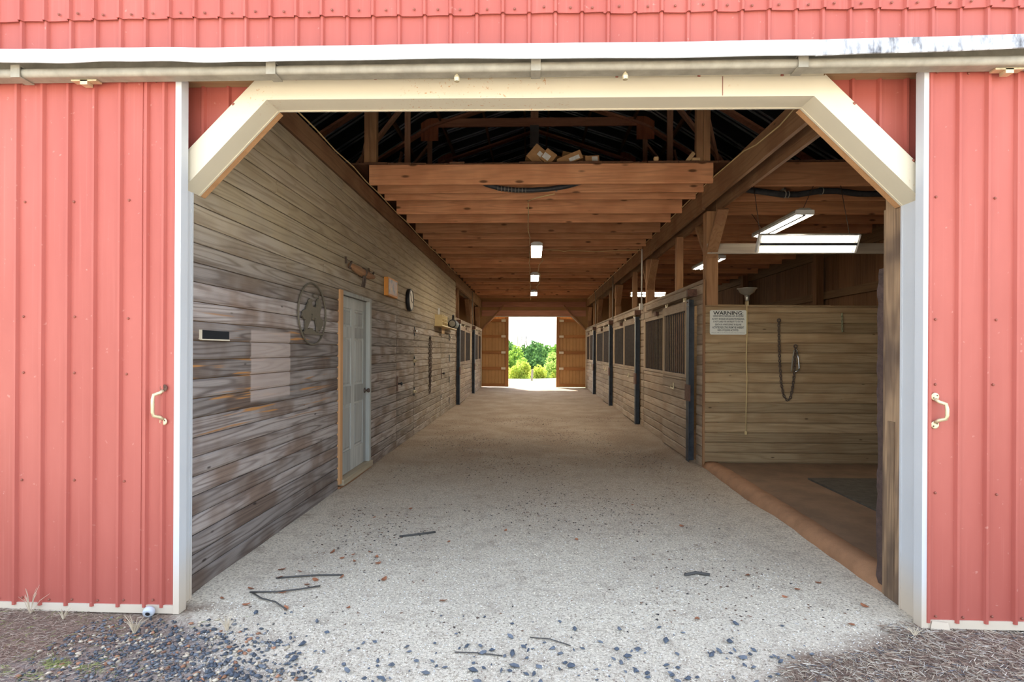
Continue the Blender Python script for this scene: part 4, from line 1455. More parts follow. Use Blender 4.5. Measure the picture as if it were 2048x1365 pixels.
ww = empty('wall_wash', (3.9, WY, .07), 'horizontal board wall at the back of the wash bay', 'wall', kind='structure')
z = .078
while z < 2.0:
    z1 = min(z + .1235, 2.012)
    if 2.012 - z1 < .05: z1 = 2.012
    plank_y('plank', WY + random.uniform(-.002, .002), WY + .02, 2.152, 5.57, z + .003, z1 - .002, M['stall_x'], ww, .009)
    z = z1
bx('cap', (2.152, 5.57, WY - .004, WY + .02, 2.013, 2.026), M['stall_x'], ww)
bx('backing', (2.33, 5.57, WY + .022, WY + .06, .0, 2.0), M['stall_x'], ww)
bx('corner_board', (2.128, 2.1515, WY - .006, WY + .03, .0, 2.35), M['post_z'], ww)
gr_ = empty('grey_rail', (3.9, 7.0, 2.7), 'grey weathered rail spanning the wash bay at lamp height', 'rail')
bx('board', (2.165, 5.54, 6.865, 6.90, wz(2.705), wz(2.835)), M['rail_x'], gr_)
nb = MB()
for zz in (2.725, 2.755, 2.785, 2.815): nb.lathe([(.005, 0), (.004, -.004)], (2.21, 6.865, wz(zz)), 'y', 6)
nb.build('nails', M['iron'], gr_)

# warning sign
sg = empty('warning_sign', (2.51, WY - .006, 1.68), 'white warning sign with black lettering on the wash bay wall', 'sign')
def rounded(x0, x1, z0, z1, r, n=4):
    out = []
    for cx, cz_, a0 in ((x1 - r, z1 - r, 0), (x0 + r, z1 - r, 90), (x0 + r, z0 + r, 180), (x1 - r, z0 + r, 270)):
        for i in range(n + 1):
            a = math.radians(a0 + 90 * i / n)
            out.append((cx + r * math.cos(a), cz_ + r * math.sin(a)))
    return out
extrude_poly('plate', rounded(wx(2.285), wx(2.745), wz(1.672), wz(1.985), .018), WY - .012, WY - .005, 'y', plain('sign_white', (.74, .72, .64), .5, var=.03), sg)
LINES = [('WARNING:', 1.948, .046, .38), ('UNDER NORTH CAROLINA LAW, AN EQUINE', 1.9065, .028, .385), ('ACTIVITY SPONSOR OR EQUINE PROFESSIONAL', 1.8705, .028, .41),
         ('IS NOT LIABLE FOR AN INJURY TO OR THE', 1.8345, .028, .375), ('DEATH OF A PARTICIPANT IN EQUINE', 1.7985, .028, .33),
         ('ACTIVITIES RESULTING FROM THE INHERENT', 1.7625, .028, .40), ('RISKS OF EQUINE ACTIVITIES.', 1.7265, .028, .265),
         ('Chapter 99E of the North Carolina General Statutes', 1.694, .011, .42)]
dg = bpy.context.evaluated_depsgraph_get()
for txt, zc, hh, wid in LINES:
    cu = bpy.data.curves.new('lettering', 'FONT')
    cu.body = txt
    cu.align_x = 'CENTER'; cu.align_y = 'CENTER'
    cu.size = 1.0
    cu.offset = .018 if txt != LINES[-1][0] else 0.0
    cu.resolution_u = 2
    to = bpy.data.objects.new('tmp', cu)
    COL.objects.link(to)
    bpy.context.view_layer.update()
    me = bpy.data.meshes.new_from_object(to.evaluated_get(bpy.context.evaluated_depsgraph_get()))
    bpy.data.objects.remove(to)
    co = np.empty(len(me.vertices) * 3)
    me.vertices.foreach_get('co', co)
    co = co.reshape(-1, 3)
    w0, h0 = np.ptp(co[:, 0]), np.ptp(co[:, 1])
    cx0, cy0 = (co[:, 0].max() + co[:, 0].min()) / 2, (co[:, 1].max() + co[:, 1].min()) / 2
    nv = np.stack([(co[:, 0] - cx0) * wid * WK / w0, co[:, 2] * 0, (co[:, 1] - cy0) * hh * WK / h0], 1)
    me.vertices.foreach_set('co', nv.ravel())
    me.materials.clear()
    me.materials.append(M['ink'])
    me.update()
    o = bpy.data.objects.new('lettering', me)
    COL.objects.link(o)
    o.parent = sg
    o.location = Vector((wx(2.515), WY - .0128, wz(zc))) - WLOC[sg.name]

# clamp lamp pointing up, with its cord
cl = empty('clamp_lamp', (wx(2.755), WY, wz(2.05)), 'aluminium clamp lamp turned upward on top of the wash bay wall', 'lamp')
mk('reflector', *lathe_vf([(.03, .13), (.045, .14), (.085, .165), (.105, .205), (.118, .214), (.119, .218), (.10, .210), (.08, .172), (.04, .147), (.002, .145)], (wx(2.757), WY + .0, wz(2.04)), 'z', 24), M['alu'], cl, True)
mk('socket', *lathe_vf([(.018, .06), (.024, .07), (.026, .10), (.032, .132)], (wx(2.757), WY + .0, wz(2.04)), 'z', 14), M['alu'], cl, True)
MB().box(wx(2.742), wx(2.772), WY - .02, WY + .03, wz(2.045) - .005, wz(2.10)).build('clamp', M['brass'], cl)
cd_pts = [(wx(a), WY - .02, wz(b)) for a, b in ((2.75, 2.10), (2.748, 2.0), (2.752, 1.7), (2.742, 1.35), (2.754, 1.1), (2.745, .75), (2.742, .43))]
tube('cord', cd_pts, .006, M['wire'], cl, 5)
mk('plug', *lathe_vf([(.010, -.03), (.016, -.02), (.014, .01), (.006, .02)], (wx(2.742), WY - .02, wz(.42)), 'z', 8), M['wire'], cl)

# cross-tie chain with snap on the wash wall
yc = WY - .018
top = (3.0397, yc, 1.8264)
pts = [(3.0397, yc, 1.8264), (3.0446, yc, 1.5948), (3.0542, yc, 1.3053), (3.0735, yc, 1.0640), (3.1025, yc, 0.9193), (3.1362, yc, 0.8662), (3.1604, yc, 0.8565), (3.1845, yc, 0.8903), (3.2086, yc, 0.9965), (3.2279, yc, 1.1605), (3.2376, yc, 1.3535), (3.2424, yc, 1.4983)]
ch = chain('tie_chain', pts, 'rusty tie chain hanging in a loop on the wash bay wall', 'chain', M['iron'], .042, .0062)
for p in (top, (3.2424, yc, 1.5079)):
    mk('eye_bolt', *tube_vf([(p[0] + .018 * math.cos(a), yc - .004, p[2] + .02 * math.sin(a) + .015) for a in np.linspace(0, 2 * math.pi, 10, endpoint=False)], .008, 6, True), M['iron'], ch)
sn = tag(tube('snap_hook', [(3.2183, yc - .02, 1.4789), (3.1990, yc - .02, 1.3632), (3.1893, yc - .02, 1.2473), (3.1845, yc - .02, 1.2136)], .007, M['galv'], None, 6), 'thin bent wire hook hanging left of the chain end on the wash wall', 'hook')
sn2 = tag(tube('snap_hook', [(3.2472, yc - .02, 1.4886), (3.2713, yc - .02, 1.3632), (3.2810, yc - .02, 1.2570), (3.2665, yc - .02, 1.2232), (3.2279, yc - .022, 1.2087)], .008, M['chrome'], None, 6), 'bright bent wire hook hanging right of the chain end on the wash wall', 'hook')
chain('short_chain', [(3.8021, yc, 1.9325), (3.8069, yc, 1.7009)], 'short green-brass chain hanging near the right of the wash wall', 'chain', M['greygreen'], .034, .006)

# stained post inside the right jamb with the ragged rubber edge
rp = empty('jamb_post', (2.13, 3.27, 0), 'stained timber post behind the right jamb', 'post')
bx('post', (2.094, 2.24, 3.195, 3.335, -.02, 2.36), M['old_post'], rp)
bx('backer', (2.1, 2.22, 3.337, 3.362, .0, 2.30), M['old_post'], rp)
bx('batten', (2.086, 2.0935, 3.24, 3.30, .02, 1.05), M['old_post'], rp)
v, f = [], []
n = 46
for i in range(n + 1):
    z = .06 + (1.955 - .06) * i / n
    d = random.uniform(-.006, .006)
    e = .035 * (1 if 0 < i < n else .7)
    for x, y in ((2.10, 3.364), (2.096 + d, 3.375 + e), (2.12 + d, 3.385 + e), (2.20, 3.395), (2.20, 3.364)):
        v.append((x, y, z))
for i in range(n):
    for j in range(5):
        l_ = (j + 1) % 5
        f.append((i * 5 + j, i * 5 + l_, (i + 1) * 5 + l_, (i + 1) * 5 + j))
f.append((4, 3, 2, 1, 0)); f.append(tuple(n * 5 + j for j in range(5)))
tag(mk('rubber_strip', v, f, M['rubber']), 'ragged brown rubber strip standing behind the right jamb post', 'rubber strip')

# ------------------------------------------------------------------ outer walls
wr = empty('wall_right', (5.65, 12.3, 0), 'dark vertical board outer wall right of the wash bay and stalls', 'wall', kind='structure')
y = 3.2
while y < 21.4:
    w = random.choice([.14, .19, .235])
    e = min(y + w, 21.45)
    bx('plank', (5.60 + random.uniform(0, .006), 5.63, y + .002, e - .002, -.05, 3.66), M['barn_z'], wr)
    y = e
bx('siding', (5.635, 5.66, 3.1, 21.6, -.05, 3.55), M['red'], wr)
for z, h in ((.6, .14), (1.55, .14), (2.46, .14), (3.25, .22)):
    bx('girt', (5.555, 5.598, 3.2, 21.4, z, z + h), M['barn_y'], wr)
for y in (6.95, 10.75, 14.4, 18.2):
    bx('wall_post', (5.42, 5.554, y - .07, y + .07, -.02, 3.42), M['barn_z'], wr)
wo_ = empty('wall_outer_left', (-5.8, 12.3, 0), 'left outer wall of the barn behind the tack rooms', 'wall', kind='structure')
bx('siding', (-5.48, -5.44, 3.1, 21.6, -.05, 3.7), M['barn_z'], wo_)

# ------------------------------------------------------------------ far end of the barn
FW = 21.5
wfar = empty('wall_back', (0, FW, 0), 'far end wall of the barn around the open doorway', 'wall', kind='structure')
FO = [(-1.965, 0), (-1.965, 2.27), (-1.44, 2.785), (1.55, 2.785), (2.12, 2.275), (2.12, 0)]
wall_poly('sheet', gable_pts(-5.50, 5.65, 3.3), FW, FW + .04, M['tan_sheet'], wfar)
wall_poly('sheet', [(-5.50, -.05), (-1.965, -.05), (-1.965, 3.3), (-5.50, 3.3)], FW, FW + .04, M['tan_sheet'], wfar)
wall_poly('sheet', [(2.12, -.05), (5.65, -.05), (5.65, 3.3), (2.12, 3.3)], FW, FW + .04, M['tan_sheet'], wfar)
wall_poly('sheet', [(-1.965, 2.27), (-1.44, 2.785), (1.55, 2.785), (2.12, 2.275), (2.12, 3.3), (-1.965, 3.3)], FW, FW + .04, M['tan_sheet'], wfar)
x = -1.95
while x < 2.1:
    lo = 2.79 if -1.44 < x < 1.55 else (2.27 + (x + 1.965) * .98 if x < 0 else 2.275 + (2.12 - x) * .9)
    bx('sheet_rib', (x, x + .03, FW - .014, FW - .001, lo + .03, 3.29), M['tan_sheet'], wfar)
    x += .13
bx('header', (-1.95, 2.1, FW - .06, FW - .016, 2.80, 3.03), M['truss'], wfar)
bx('header', (-1.95, 2.1, FW - .06, FW - .016, 3.16, 3.36), M['truss'], wfar)
for a, b_ in (((-1.93, 2.27), (-1.10, 3.22)), ((2.08, 2.27), (1.24, 3.22))):
    MB().beam((a[0], FW - .09, a[1]), (b_[0], FW - .09, b_[1]), .05, .17, up=(0, 1, 0)).build('knee_brace', M['post_z'], wfar)
for a, b_ in zip(FO, FO[1:]):
    d = Vector((b_[0] - a[0], 0, b_[1] - a[1])).normalized()
    MB().beam((a[0], FW - .005, a[1]), (b_[0], FW - .005, b_[1]), .15, .024, up=(-d.z, 0, d.x)).build('edge_trim', M['cream'], wfar)


def far_door(name, xa, xb, edge, lab):
    root = empty(name, ((xa + xb) / 2, FW + .12, .03), lab, 'door', kind='structure')
    yb = FW + .16
    x = xa
    while x < xb - .01:
        e = min(x + .13, xb)
        v = [(x + .012, yb, .05), (e - .012, yb, .05), (e, yb + .012, .05), (x, yb + .012, .05)]
        v += [(p[0], p[1], 2.95) for p in v]
        mk('sheet_rib', v, [(3, 2, 1, 0), (4, 5, 6, 7), (0, 1, 5, 4), (1, 2, 6, 5), (2, 3, 7, 6), (3, 0, 4, 7)], M['tan_sheet'], root)
        x = e
    bx('outer_skin', (xa, xb, yb + .012, yb + .02, .03, 2.96), M['red'], root)
    sx0, sx1 = (xb - .13, xb) if edge > 0 else (xa, xa + .13)
    bx('stile', (sx0, sx1, yb - .05, yb - .001, .03, 2.95), M['fardoor_z'], root)
    for z in (.04, .70, 1.33, 1.96, 2.58):
        a, b_ = (xa, xb - .132) if edge > 0 else (xa + .132, xb)
        bx('girt', (a, b_, yb - .045, yb - .001, z, z + .115), M['fardoor_x'], root)
        if z > .1:
            c0, c1 = (b_ - .15, b_ + .02) if edge > 0 else (a - .02, a + .15)
            bx('splice_block', (c0, c1, yb - .062, yb - .051 + .004, z + .01, z + .10), M['whiteblock'], root)
    return root


far_door('door_6', -2.6, -.905, 1, 'left far sliding door showing its tan inside and timber girts')
far_door('door_7', .975, 2.75, -1, 'right far sliding door glowing orange inside with timber girts')


# ------------------------------------------------------------------ trees beyond the far doorway
def leaf_mat():
    m, nt, b = newmat('leaves')
    N = NB(nt)
    at = N.n('ShaderNodeAttribute', attribute_name='Col')
    nt.nodes.remove(b)
    out = nt.nodes['Material Output']
    df = N.n('ShaderNodeBsdfDiffuse'); ts = N.n('ShaderNodeBsdfTranslucent'); mx = N.n('ShaderNodeMixShader')
    mx.inputs[0].default_value = .5
    N.l(at.outputs['Color'], df.inputs[0]); N.l(at.outputs['Color'], ts.inputs[0])
    N.l(df.outputs[0], mx.inputs[1]); N.l(ts.outputs[0], mx.inputs[2]); N.l(mx.outputs[0], out.inputs[0])
    return m


def attr_mat(name, rough=.9):
    m, nt, b = newmat(name)
    N = NB(nt)
    at = N.n('ShaderNodeAttribute', attribute_name='Col')
    N.l(at.outputs['Color'], b.inputs['Base Color'])
    b.inputs['Roughness'].default_value = rough
    b.inputs['Specular IOR Level'].default_value = .15
    return m


M['leaf'] = leaf_mat()
M['chip'] = attr_mat('loose_chips')


def np_mesh(name, V, nper, F, C, mat, parent=None, centre=None):
    """V (n,k,3) copies of a small solid, F faces of one copy (triangles or quads), C (n,3) colours"""
    n, k = V.shape[:2]
    c = np.array(centre if centre is not None else V.reshape(-1, 3).mean(0))
    me = bpy.data.meshes.new(name)
    fl = len(F[0])
    idx = (np.arange(n)[:, None, None] * k + np.array(F)[None]).reshape(-1)
    me.vertices.add(n * k)
    me.vertices.foreach_set('co', (V - c).reshape(-1))
    me.loops.add(len(idx))
    me.loops.foreach_set('vertex_index', idx)
    nf = len(idx) // fl
    me.polygons.add(nf)
    me.polygons.foreach_set('loop_start', np.arange(nf) * fl)
    me.update(calc_edges=True)
    ca = me.color_attributes.new('Col', 'FLOAT_COLOR', 'POINT')
    cc = np.ones((n, k, 4))
    cc[..., :3] = C[:, None, :]
    ca.data.foreach_set('color', cc.reshape(-1))
    me.materials.append(mat)
    return link(name, me, c, parent)


def rand_rot(n):
    q = rng.normal(size=(n, 4))
    q /= np.linalg.norm(q, axis=1, keepdims=True)
    w, x, y, z = q.T
    return np.stack([np.stack([1 - 2 * (y * y + z * z), 2 * (x * y - z * w), 2 * (x * z + y * w)], -1),
                     np.stack([2 * (x * y + z * w), 1 - 2 * (x * x + z * z), 2 * (y * z - x * w)], -1),
                     np.stack([2 * (x * z - y * w), 2 * (y * z + x * w), 1 - 2 * (x * x + y * y)], -1)], 1)


def tree(name, x, y, ztop, rx, h, leaf, n, ca, cb, lab, cat, group, bare=False):
    zb = slope(x, y) - .1
    root = empty(name, (x, y, zb), lab, cat, group)
    zc = ztop - h / 2
    nb_ = 16
    bc = rng.normal(size=(nb_, 3)); bc /= np.linalg.norm(bc, axis=1, keepdims=True)
    bc *= rng.uniform(.35, .72, (nb_, 1))
    bc = np.vstack([bc, [[0, 0, 0]]])
    pick = rng.integers(0, nb_ + 1, n)
    d = rng.normal(size=(n, 3)); d /= np.linalg.norm(d, axis=1, keepdims=True)
    p = bc[pick] + d * (rng.uniform(.55, 1, (n, 1)) ** .5) * .42
    P = np.array([x, y, zc]) + p * np.array([rx, rx, h / 2])
    Rm = rand_rot(n)
    q = np.array([(-.5, -.3, 0), (.5, -.3, 0), (.5, .3, 0), (-.5, .3, 0)]) * leaf
    s = rng.uniform(.6, 1.3, (n, 1, 1))
    V = P[:, None, :] + np.einsum('nij,kj->nki', Rm, q) * s
    t = np.clip(rng.normal(.5, .22, n) + (pick % 5 - 2) * .1, 0, 1)[:, None]
    C = np.array(ca) * (1 - t) + np.array(cb) * t
    np_mesh('foliage', V, 4, [(0, 1, 2, 3)], C, M['leaf'], root)
    tr_ = MB().tube([(x, y, zb - .2), (x + .05, y, zc), (x, y, ztop - h * .15)], [.05 * h * .5 + .02, .03 * h * .4 + .015, .012], 6)
    for k in range(4):
        a = k * 1.7
        tr_.tube([(x, y, zc - h * .1), (x + rx * .5 * math.cos(a), y + rx * .5 * math.sin(a), zc + h * .15)], [.02 * h * .3 + .01, .008], 5)
    tr_.build('trunk', plain('bark', (.16, .12, .09), .9), root)
    if bare:
        for k in range(5):
            tube('bare_branch', [(x + k * .28 - .6, y, ztop - .8), (x + k * .3 - .6 + random.uniform(-.2, .2), y, ztop + random.uniform(.3, .9))], .045, plain('dead_wood', (.3, .28, .26), .9), root, 5)
    return root


g1, g2, g3, g4 = (.13, .25, .04), (.33, .46, .08), (.07, .15, .055), (.56, .56, .10)
tree('woodland_tree', -2.2, 56, 2.75, 2.1, 8.5, .30, 5200, g1, g2, 'tall bright green tree at the left of the far opening', 'tree', 'trees beyond the barn')
tree('woodland_tree', .9, 60, 2.45, 2.3, 8.5, .30, 6000, g3, (.14, .26, .07), 'dark green broad tree in the middle of the far opening', 'tree', 'trees beyond the barn')
tree('woodland_tree', -1.1, 67, 2.9, 2.0, 8.0, .30, 4200, g3, g1, 'mid green tree with bare twigs poking from its top', 'tree', 'trees beyond the barn', True)
tree('woodland_tree', 3.1, 65, 2.5, 2.3, 8.5, .32, 5200, g1, (.20, .34, .06), 'green tree at the right of the far opening', 'tree', 'trees beyond the barn')
tree('woodland_tree', -1.2, 47, .95, 1.5, 5.5, .20, 4200, g1, g2, 'rounded green tree in front of the tall left one', 'tree', 'trees beyond the barn')
tree('woodland_tree', -7.5, 60, 3.5, 3.2, 9.5, .34, 3000, g1, g2, 'green tree hidden left of the far opening', 'tree', 'trees beyond the barn')
tree('woodland_tree', 8.2, 60, 3.0, 3.2, 9.0, .34, 3000, g3, g2, 'green tree hidden right of the far opening', 'tree', 'trees beyond the barn')
tree('woodland_tree', 1.2, 82, 3.3, 3.4, 10, .4, 5200, g3, g1, 'distant hazy tree behind the dark green one', 'tree', 'trees beyond the barn')
tree('woodland_tree', -4.2, 84, 3.6, 3.4, 10, .4, 4200, g3, g1, 'distant tree behind the tall bright left one', 'tree', 'trees beyond the barn')
tree('woodland_tree', 6.9, 92, 3.4, 3.2, 10, .4, 4200, g3, g1, 'distant tree behind the right-hand green one', 'tree', 'trees beyond the barn')
tree('shrub', -.75, 36.5, .95, .85, 2.3, .11, 3600, g2, g4, 'yellow-green shrub left of the fence post', 'shrub', 'shrubs below the woodland')
tree('shrub', .45, 35.0, .60, .72, 1.9, .10, 3200, g2, g4, 'golden yellow shrub right behind the fence post', 'shrub', 'shrubs below the woodland')
tree('shrub', 2.0, 42.0, 1.25, 1.25, 3.6, .14, 4200, (.22, .34, .07), (.46, .55, .16), 'pale green shrub rising at the right of the opening', 'shrub', 'shrubs below the woodland')
tree('shrub', 1.42, 33.0, .30, .42, 1.4, .09, 1800, g1, g4, 'small shrub at the lower right of the opening', 'shrub', 'shrubs below the woodland')
tree('shrub', -1.7, 39.0, .35, .9, 2.0, .11, 2600, g1, g4, 'low green shrub at the lower left of the opening', 'shrub', 'shrubs below the woodland')
fp = empty('fence_post', (.02, 27.3, slope(.02, 27.3)), 'weathered fence post on the grass beyond the far doorway', 'fence post')
v, f = lathe_vf([(.055, -.1), (.055, .45), (.05, .53), (.01, .55)], (.02, 27.3, slope(.02, 27.3)), 'z', 9)
mk('post', [(p[0] + .06 * (p[2]), p[1], p[2]) for p in v], f, plain('grey_post', (.33, .30, .28), .9), fp)
bx('cap', (.0, .10, 27.25, 27.37, slope(.02, 27.3) + .55, slope(.02, 27.3) + .57), M['rail_x'], fp)

# ------------------------------------------------------------------ loose things on the ground
def zfun(X, Y):
    return (np.sin(X * 2.3 + 1.1) * np.sin(Y * 1.7 + .4) + .6 * np.sin(X * 5.1 + Y * 3.3) + .5 * np.sin(Y * 6.1 - X * 2.2 + 2)) * .007


TET = np.array([(1, 0, -.3), (-.6, .8, -.35), (-.6, -.8, -.3), (-.05, .05, .6)])
TF = [(0, 2, 1), (0, 1, 3), (1, 2, 3), (2, 0, 3)]


def scatter(name, X, Y, size, cols, lab, cat, flat=.45, base=TET, F=TF, lift=.3, mat='chip', kind='stuff'):
    n = len(X)
    a = rng.uniform(0, 2 * math.pi, n)
    ca_, sa = np.cos(a), np.sin(a)
    B = base[None] * np.array([1, 1, flat]) * (1 + rng.uniform(-.35, .35, (n, len(base), 3)))
    V = np.empty((n, len(base), 3))
    V[..., 0] = B[..., 0] * ca_[:, None] - B[..., 1] * sa[:, None]
    V[..., 1] = B[..., 0] * sa[:, None] + B[..., 1] * ca_[:, None]
    V[..., 2] = B[..., 2]
    V *= size[:, None, None]
    V[..., 0] += X[:, None]; V[..., 1] += Y[:, None]
    V[..., 2] += (zfun(X, Y) + size * lift * flat)[:, None]
    o = np_mesh(name, V, len(base), F, cols, M[mat])
    tag(o, lab, cat, kind=kind)
    return o


def palette(n, cols, w):
    c = np.array(cols)[rng.choice(len(cols), n, p=np.array(w) / sum(w))]
    return np.clip(c * rng.uniform(.75, 1.2, (n, 1)), 0, 1)


def in_pale(X, Y):
    wob = .12 * np.sin(X * 5 + Y * 9) + .08 * np.sin(Y * 23 + X * 3)
    L = (X + Y - 1.03 + wob) > 0
    Rr = (2.1 + (Y - 3.0) * 1.9 - X + wob) > 0
    return np.where(Y > 3.05, (X > -1.95) & (X < 2.08), L & Rr)


n = 80000
Y = 1.7 + (9.0 - 1.7) * rng.uniform(0, 1, n) ** 1.9
X = rng.uniform(-2.4, 2.3, n)
k = in_pale(X, Y)
X, Y = X[k], Y[k]
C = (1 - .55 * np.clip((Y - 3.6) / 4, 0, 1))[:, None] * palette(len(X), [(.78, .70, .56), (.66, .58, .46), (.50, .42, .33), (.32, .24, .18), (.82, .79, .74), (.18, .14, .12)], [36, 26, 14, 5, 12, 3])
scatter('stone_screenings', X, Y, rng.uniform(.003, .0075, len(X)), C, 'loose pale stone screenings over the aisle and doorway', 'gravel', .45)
# dark gravel patch on the left
n = 12000
Y = rng.uniform(1.6, 2.98, n); X = rng.uniform(-2.35, -.3, n)
e = (X + Y - 1.03)
dens = np.clip(.9 - np.abs(e + .28) * 1.15, 0, 1) * np.clip((2.92 - Y) * 4, 0, 1)
k = rng.uniform(0, 1, n) < dens
X, Y = X[k], Y[k]
OCT = np.array([(1, 0, 0), (-1, .1, 0), (.1, .8, .1), (0, -.8, 0), (.1, .1, .75), (0, 0, -.6), (.6, .55, .5), (-.6, -.5, .45)])
OF = [(0, 6, 4), (6, 2, 4), (2, 1, 4), (1, 7, 4), (7, 3, 4), (3, 0, 4), (0, 2, 6), (1, 3, 7), (0, 5, 2), (2, 5, 1), (1, 5, 3), (3, 5, 0)]
C = palette(len(X), [(.085, .095, .11), (.13, .142, .16), (.21, .21, .21), (.34, .17, .10), (.50, .42, .31)], [36, 28, 12, 8, 16])
scatter('dark_gravel', X, Y, rng.uniform(.006, .0155, len(X)), C, 'dark blue-grey gravel strewn left of the doorway', 'gravel', .8, OCT, OF, .25)
# brown litter and straw: right front and left front
STK = np.array([(1, .05, 0), (1, -.05, .02), (-1, -.05, 0), (-1, .05, .03), (0, 0, .08)])
SF = [(0, 1, 4), (1, 2, 4), (2, 3, 4), (3, 0, 4)]
n = 42000
Y = rng.uniform(1.9, 3.0, n); X = rng.uniform(-.2, 3.4, n)
k = ~in_pale(X, Y)
X, Y = X[k], Y[k]
C = palette(len(X), [(.50, .42, .31), (.30, .21, .15), (.17, .11, .085), (.62, .56, .46), (.12, .13, .15)], [28, 28, 22, 12, 6])
scatter('straw_litter', X, Y, rng.uniform(.008, .026, len(X)), C, 'brown straw and bark litter in front of the right red door', 'litter', 1.2, STK, SF, .3)
n = 16000
Y = rng.uniform(1.9, 2.97, n); X = rng.uniform(-3.4, -1.5, n)
k = rng.uniform(0, 1, n) < np.clip(.75 - (X + Y - 1.03 + .55) * 1.2, 0.05, 1)
X, Y = X[k], Y[k]
C = palette(len(X), [(.40, .31, .23), (.24, .165, .125), (.15, .10, .08), (.52, .45, .35), (.26, .30, .10)], [30, 30, 18, 12, 5])
scatter('straw_litter', X, Y, rng.uniform(.006, .020, len(X)), C, 'brown thatch and crumbs in front of the left red door', 'litter', 1.3, STK, SF, .3)
# green moss at the lower left corner
n = 2600
X = rng.normal(-2.16, .13, n) + .05 * np.sin(np.arange(n)); Y = rng.normal(2.43, .05, n)
kk = (np.sin(X * 31) + np.sin(Y * 47 + X * 12)) > .2
X, Y = X[kk], Y[kk]
C = palette(len(X), [(.28, .33, .09), (.40, .42, .14), (.17, .22, .06)], [4, 3, 2])
scatter('green_moss', X, Y, rng.uniform(.005, .011, len(X)), C, 'patch of yellow-green moss at the lower left of the yard', 'moss', 1.3, STK, SF, .5)
# bark crumbs deeper in the aisle
n = 11000
Y = 2.75 + 9.5 * rng.uniform(0, 1, n) ** 1.3; X = rng.uniform(-1.92, 2.05, n)
k = (rng.uniform(0, 1, n) < np.clip((Y - 2.75) / 1.6, .04, 1)) & ((np.sin(X * 3 + Y * 1.3) + np.sin(Y * 2.9 - X) + rng.normal(0, .8, n)) > .3)
X, Y = X[k], Y[k]
C = palette(len(X), [(.10, .07, .055), (.20, .12, .08), (.06, .055, .055)], [4, 3, 2])
scatter('bark_crumbs', X, Y, rng.uniform(.004, .013, len(X)), C, 'dark bark crumbs trodden into the aisle floor', 'litter', .5, TET, TF, .35)

# single dark stones lying on the pale spill
stone_me = []
for i in range(6):
    B = OCT * np.array([1, .8, .62]) * (1 + rng.uniform(-.3, .3, OCT.shape))
    me = bpy.data.meshes.new('stone')
    me.from_pydata(B.tolist(), [], OF)
    me.materials.append([plain('slate_stone_%d' % q, c, .75, var=.25, scale=40) for q, c in ((0, (.075, .09, .115)), (1, (.12, .135, .16)))][i % 2])
    stone_me.append(me)
count = 0
while count < 230:
    Y_ = 2.36 + .62 * random.random() ** 1.5
    X_ = random.uniform(-1.5, 1.35)
    if not in_pale(np.array([X_]), np.array([Y_]))[0]: continue
    if Y_ > 2.72 and random.random() < .7: continue
    if X_ < -.3 and random.random() < .35: continue
    s = random.choice([.007, .010, .013, .016, .021]) * random.uniform(.8, 1.25)
    o = bpy.data.objects.new('stone', random.choice(stone_me))
    COL.objects.link(o)
    o.location = (X_, Y_, float(zfun(X_, Y_)) + s * .35)
    o.scale = (s, s * random.uniform(.6, 1.1), s)
    o.rotation_euler = (random.uniform(-.3, .3), random.uniform(-.3, .3), random.uniform(0, 6.28))
    tag(o, 'small dark slate stone lying on the pale ground before the doorway', 'stone', 'dark stones on the pale spill')
    count += 1
# dry leaves
leaf_me = []
for i in range(4):
    n = 9
    pts = [(1.0 * math.cos(a) * (1 + .15 * math.cos(3 * a)), .62 * math.sin(a)) for a in np.linspace(0, 2 * math.pi, n, endpoint=False)]
    v = [(x, y, .18 * x * x + random.uniform(0, .12)) for x, y in pts] + [(0, 0, .02)]
    v += [(x, y, z - .03) for x, y, z in v]
    f = [(k, (k + 1) % n, n) for k in range(n)] + [((k + 1) % n + n + 1, k + n + 1, 2 * n + 1) for k in range(n)]
    me = bpy.data.meshes.new('leaf')
    me.from_pydata(v, [], f)
    me.materials.append(M['leaf_dry'])
    leaf_me.append(me)
leaf_px = [(-1.63, 3.55), (-1.5, 3.53), (-1.58, 3.42), (-1.35, 3.41), (-1.37, 3.34), (-1.47, 3.22), (-1.2, 3.46), (-1.31, 3.78), (-1.25, 3.85), (-1.15, 3.9), (-1.2, 3.72), (-1.07, 3.8), (-1.03, 3.68), (-1.42, 3.9), (-1.68, 3.25), (-1.78, 3.12),
           (-1.6, 3.05), (-1.36, 3.02), (-.92, 3.43), (-.62, 4.15), (-1.1, 5.0), (-1.35, 4.7), (-.5, 3.15), (-1.02, 3.05), (.9, 3.0), (1.2, 3.05), (1.5, 3.3), (1.62, 3.4), (1.4, 3.6), (1.8, 3.5), (1.25, 4.6), (.95, 5.2), (-.2, 4.4), (.35, 4.2), (1.7, 2.98), (1.9, 3.2)]
for X_, Y_ in leaf_px:
    s = random.uniform(.014, .026)
    o = bpy.data.objects.new('dry_leaf', random.choice(leaf_me))
    COL.objects.link(o)
    o.location = (X_, Y_, float(zfun(X_, Y_)) + .006)
    o.scale = (s, s, s)
    o.rotation_euler = (random.uniform(-.25, .25), random.uniform(-.25, .25), random.uniform(0, 6.28))
    tag(o, 'small reddish-brown dry leaf lying on the pale aisle floor', 'leaf', 'dry leaves on the aisle floor')


def twig(pts, r, lab):
    P = [(x, y, float(zfun(x, y)) + .006 + dz) for x, y, dz in pts]
    return tag(tube('twig', P, r, M['twig'], None, 5), lab, 'twig')


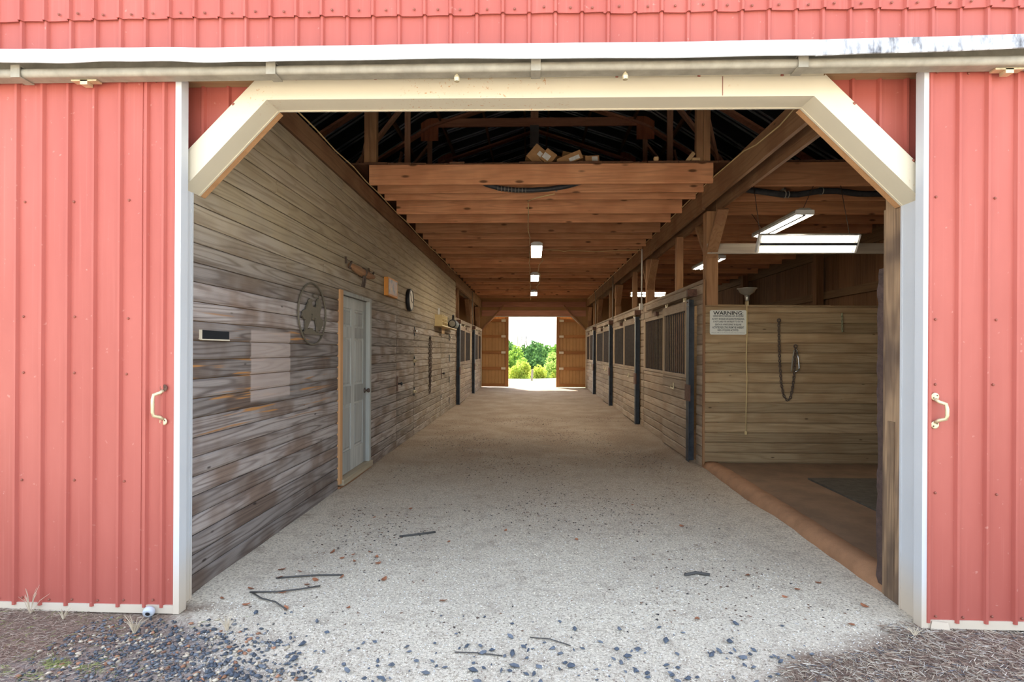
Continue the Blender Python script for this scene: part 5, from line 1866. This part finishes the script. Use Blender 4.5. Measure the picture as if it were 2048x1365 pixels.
twig([(-1.60, 3.41, 0), (-1.48, 3.44, .004), (-1.36, 3.47, .004), (-1.2, 3.49, 0)], .006, 'straight dark twig on the floor near the left wall foot')
fk = empty('twig', (-1.62, 3.2, 0), 'forked dark twig on the floor just inside the left jamb', 'twig')
tube('stem', [(-1.66, 3.20, .012), (-1.5, 3.21, .014), (-1.38, 3.25, .014), (-1.28, 3.31, .01)], .005, M['twig'], fk, 5)
tube('branch', [(-1.65, 3.20, .012), (-1.55, 3.12, .014), (-1.45, 3.08, .014), (-1.35, 3.0, .01)], .0045, M['twig'], fk, 5)
twig([(-1.02, 4.25, 0), (-.9, 4.3, .004), (-.76, 4.37, .004)], .009, 'short thick grey twig in the middle left of the aisle')
twig([(-.36, 2.62, 0), (-.25, 2.615, .003), (-.13, 2.60, .002)], .003, 'thin twig lying among the dark stones in front')
twig([(.0, 2.78, 0), (.1, 2.77, .003), (.2, 2.72, .002)], .003, 'thin pale twig above the stones before the doorway')
twig([(1.0, 3.6, 0), (1.08, 3.63, .006), (1.16, 3.60, .004)], .011, 'short dark bark stick on the right of the aisle')


def tuft(x, y, n, L, lab):
    m_ = MB()
    for i in range(n):
        a = random.uniform(0, 2 * math.pi)
        l_ = L * random.uniform(.5, 1)
        sp = random.uniform(.15, .8)
        z0 = float(zfun(x, y))
        m_.tube([(x, y, z0), (x + math.cos(a) * l_ * sp * .5, y + math.sin(a) * l_ * sp * .3, z0 + l_ * .55), (x + math.cos(a) * l_ * sp, y + math.sin(a) * l_ * sp * .6, z0 + l_ * .8)], [.002, .0014, .0006], 3)
    o = m_.build('grass_tuft', M['tuft'])
    tag(o, lab, 'grass')


tuft(-2.02, 2.74, 34, .13, 'dead grass tuft spreading below the white cap')
tuft(-1.55, 2.76, 26, .11, 'dead grass tuft among the gravel left of the pale spill')
tuft(-2.72, 2.90, 14, .20, 'tall thin dead grass stalks against the left red door')
tuft(-2.50, 2.86, 10, .10, 'small dead grass tuft left of the white cap')
tuft(1.95, 2.86, 18, .07, 'low dead grass tuft by the foot of the right jamb')
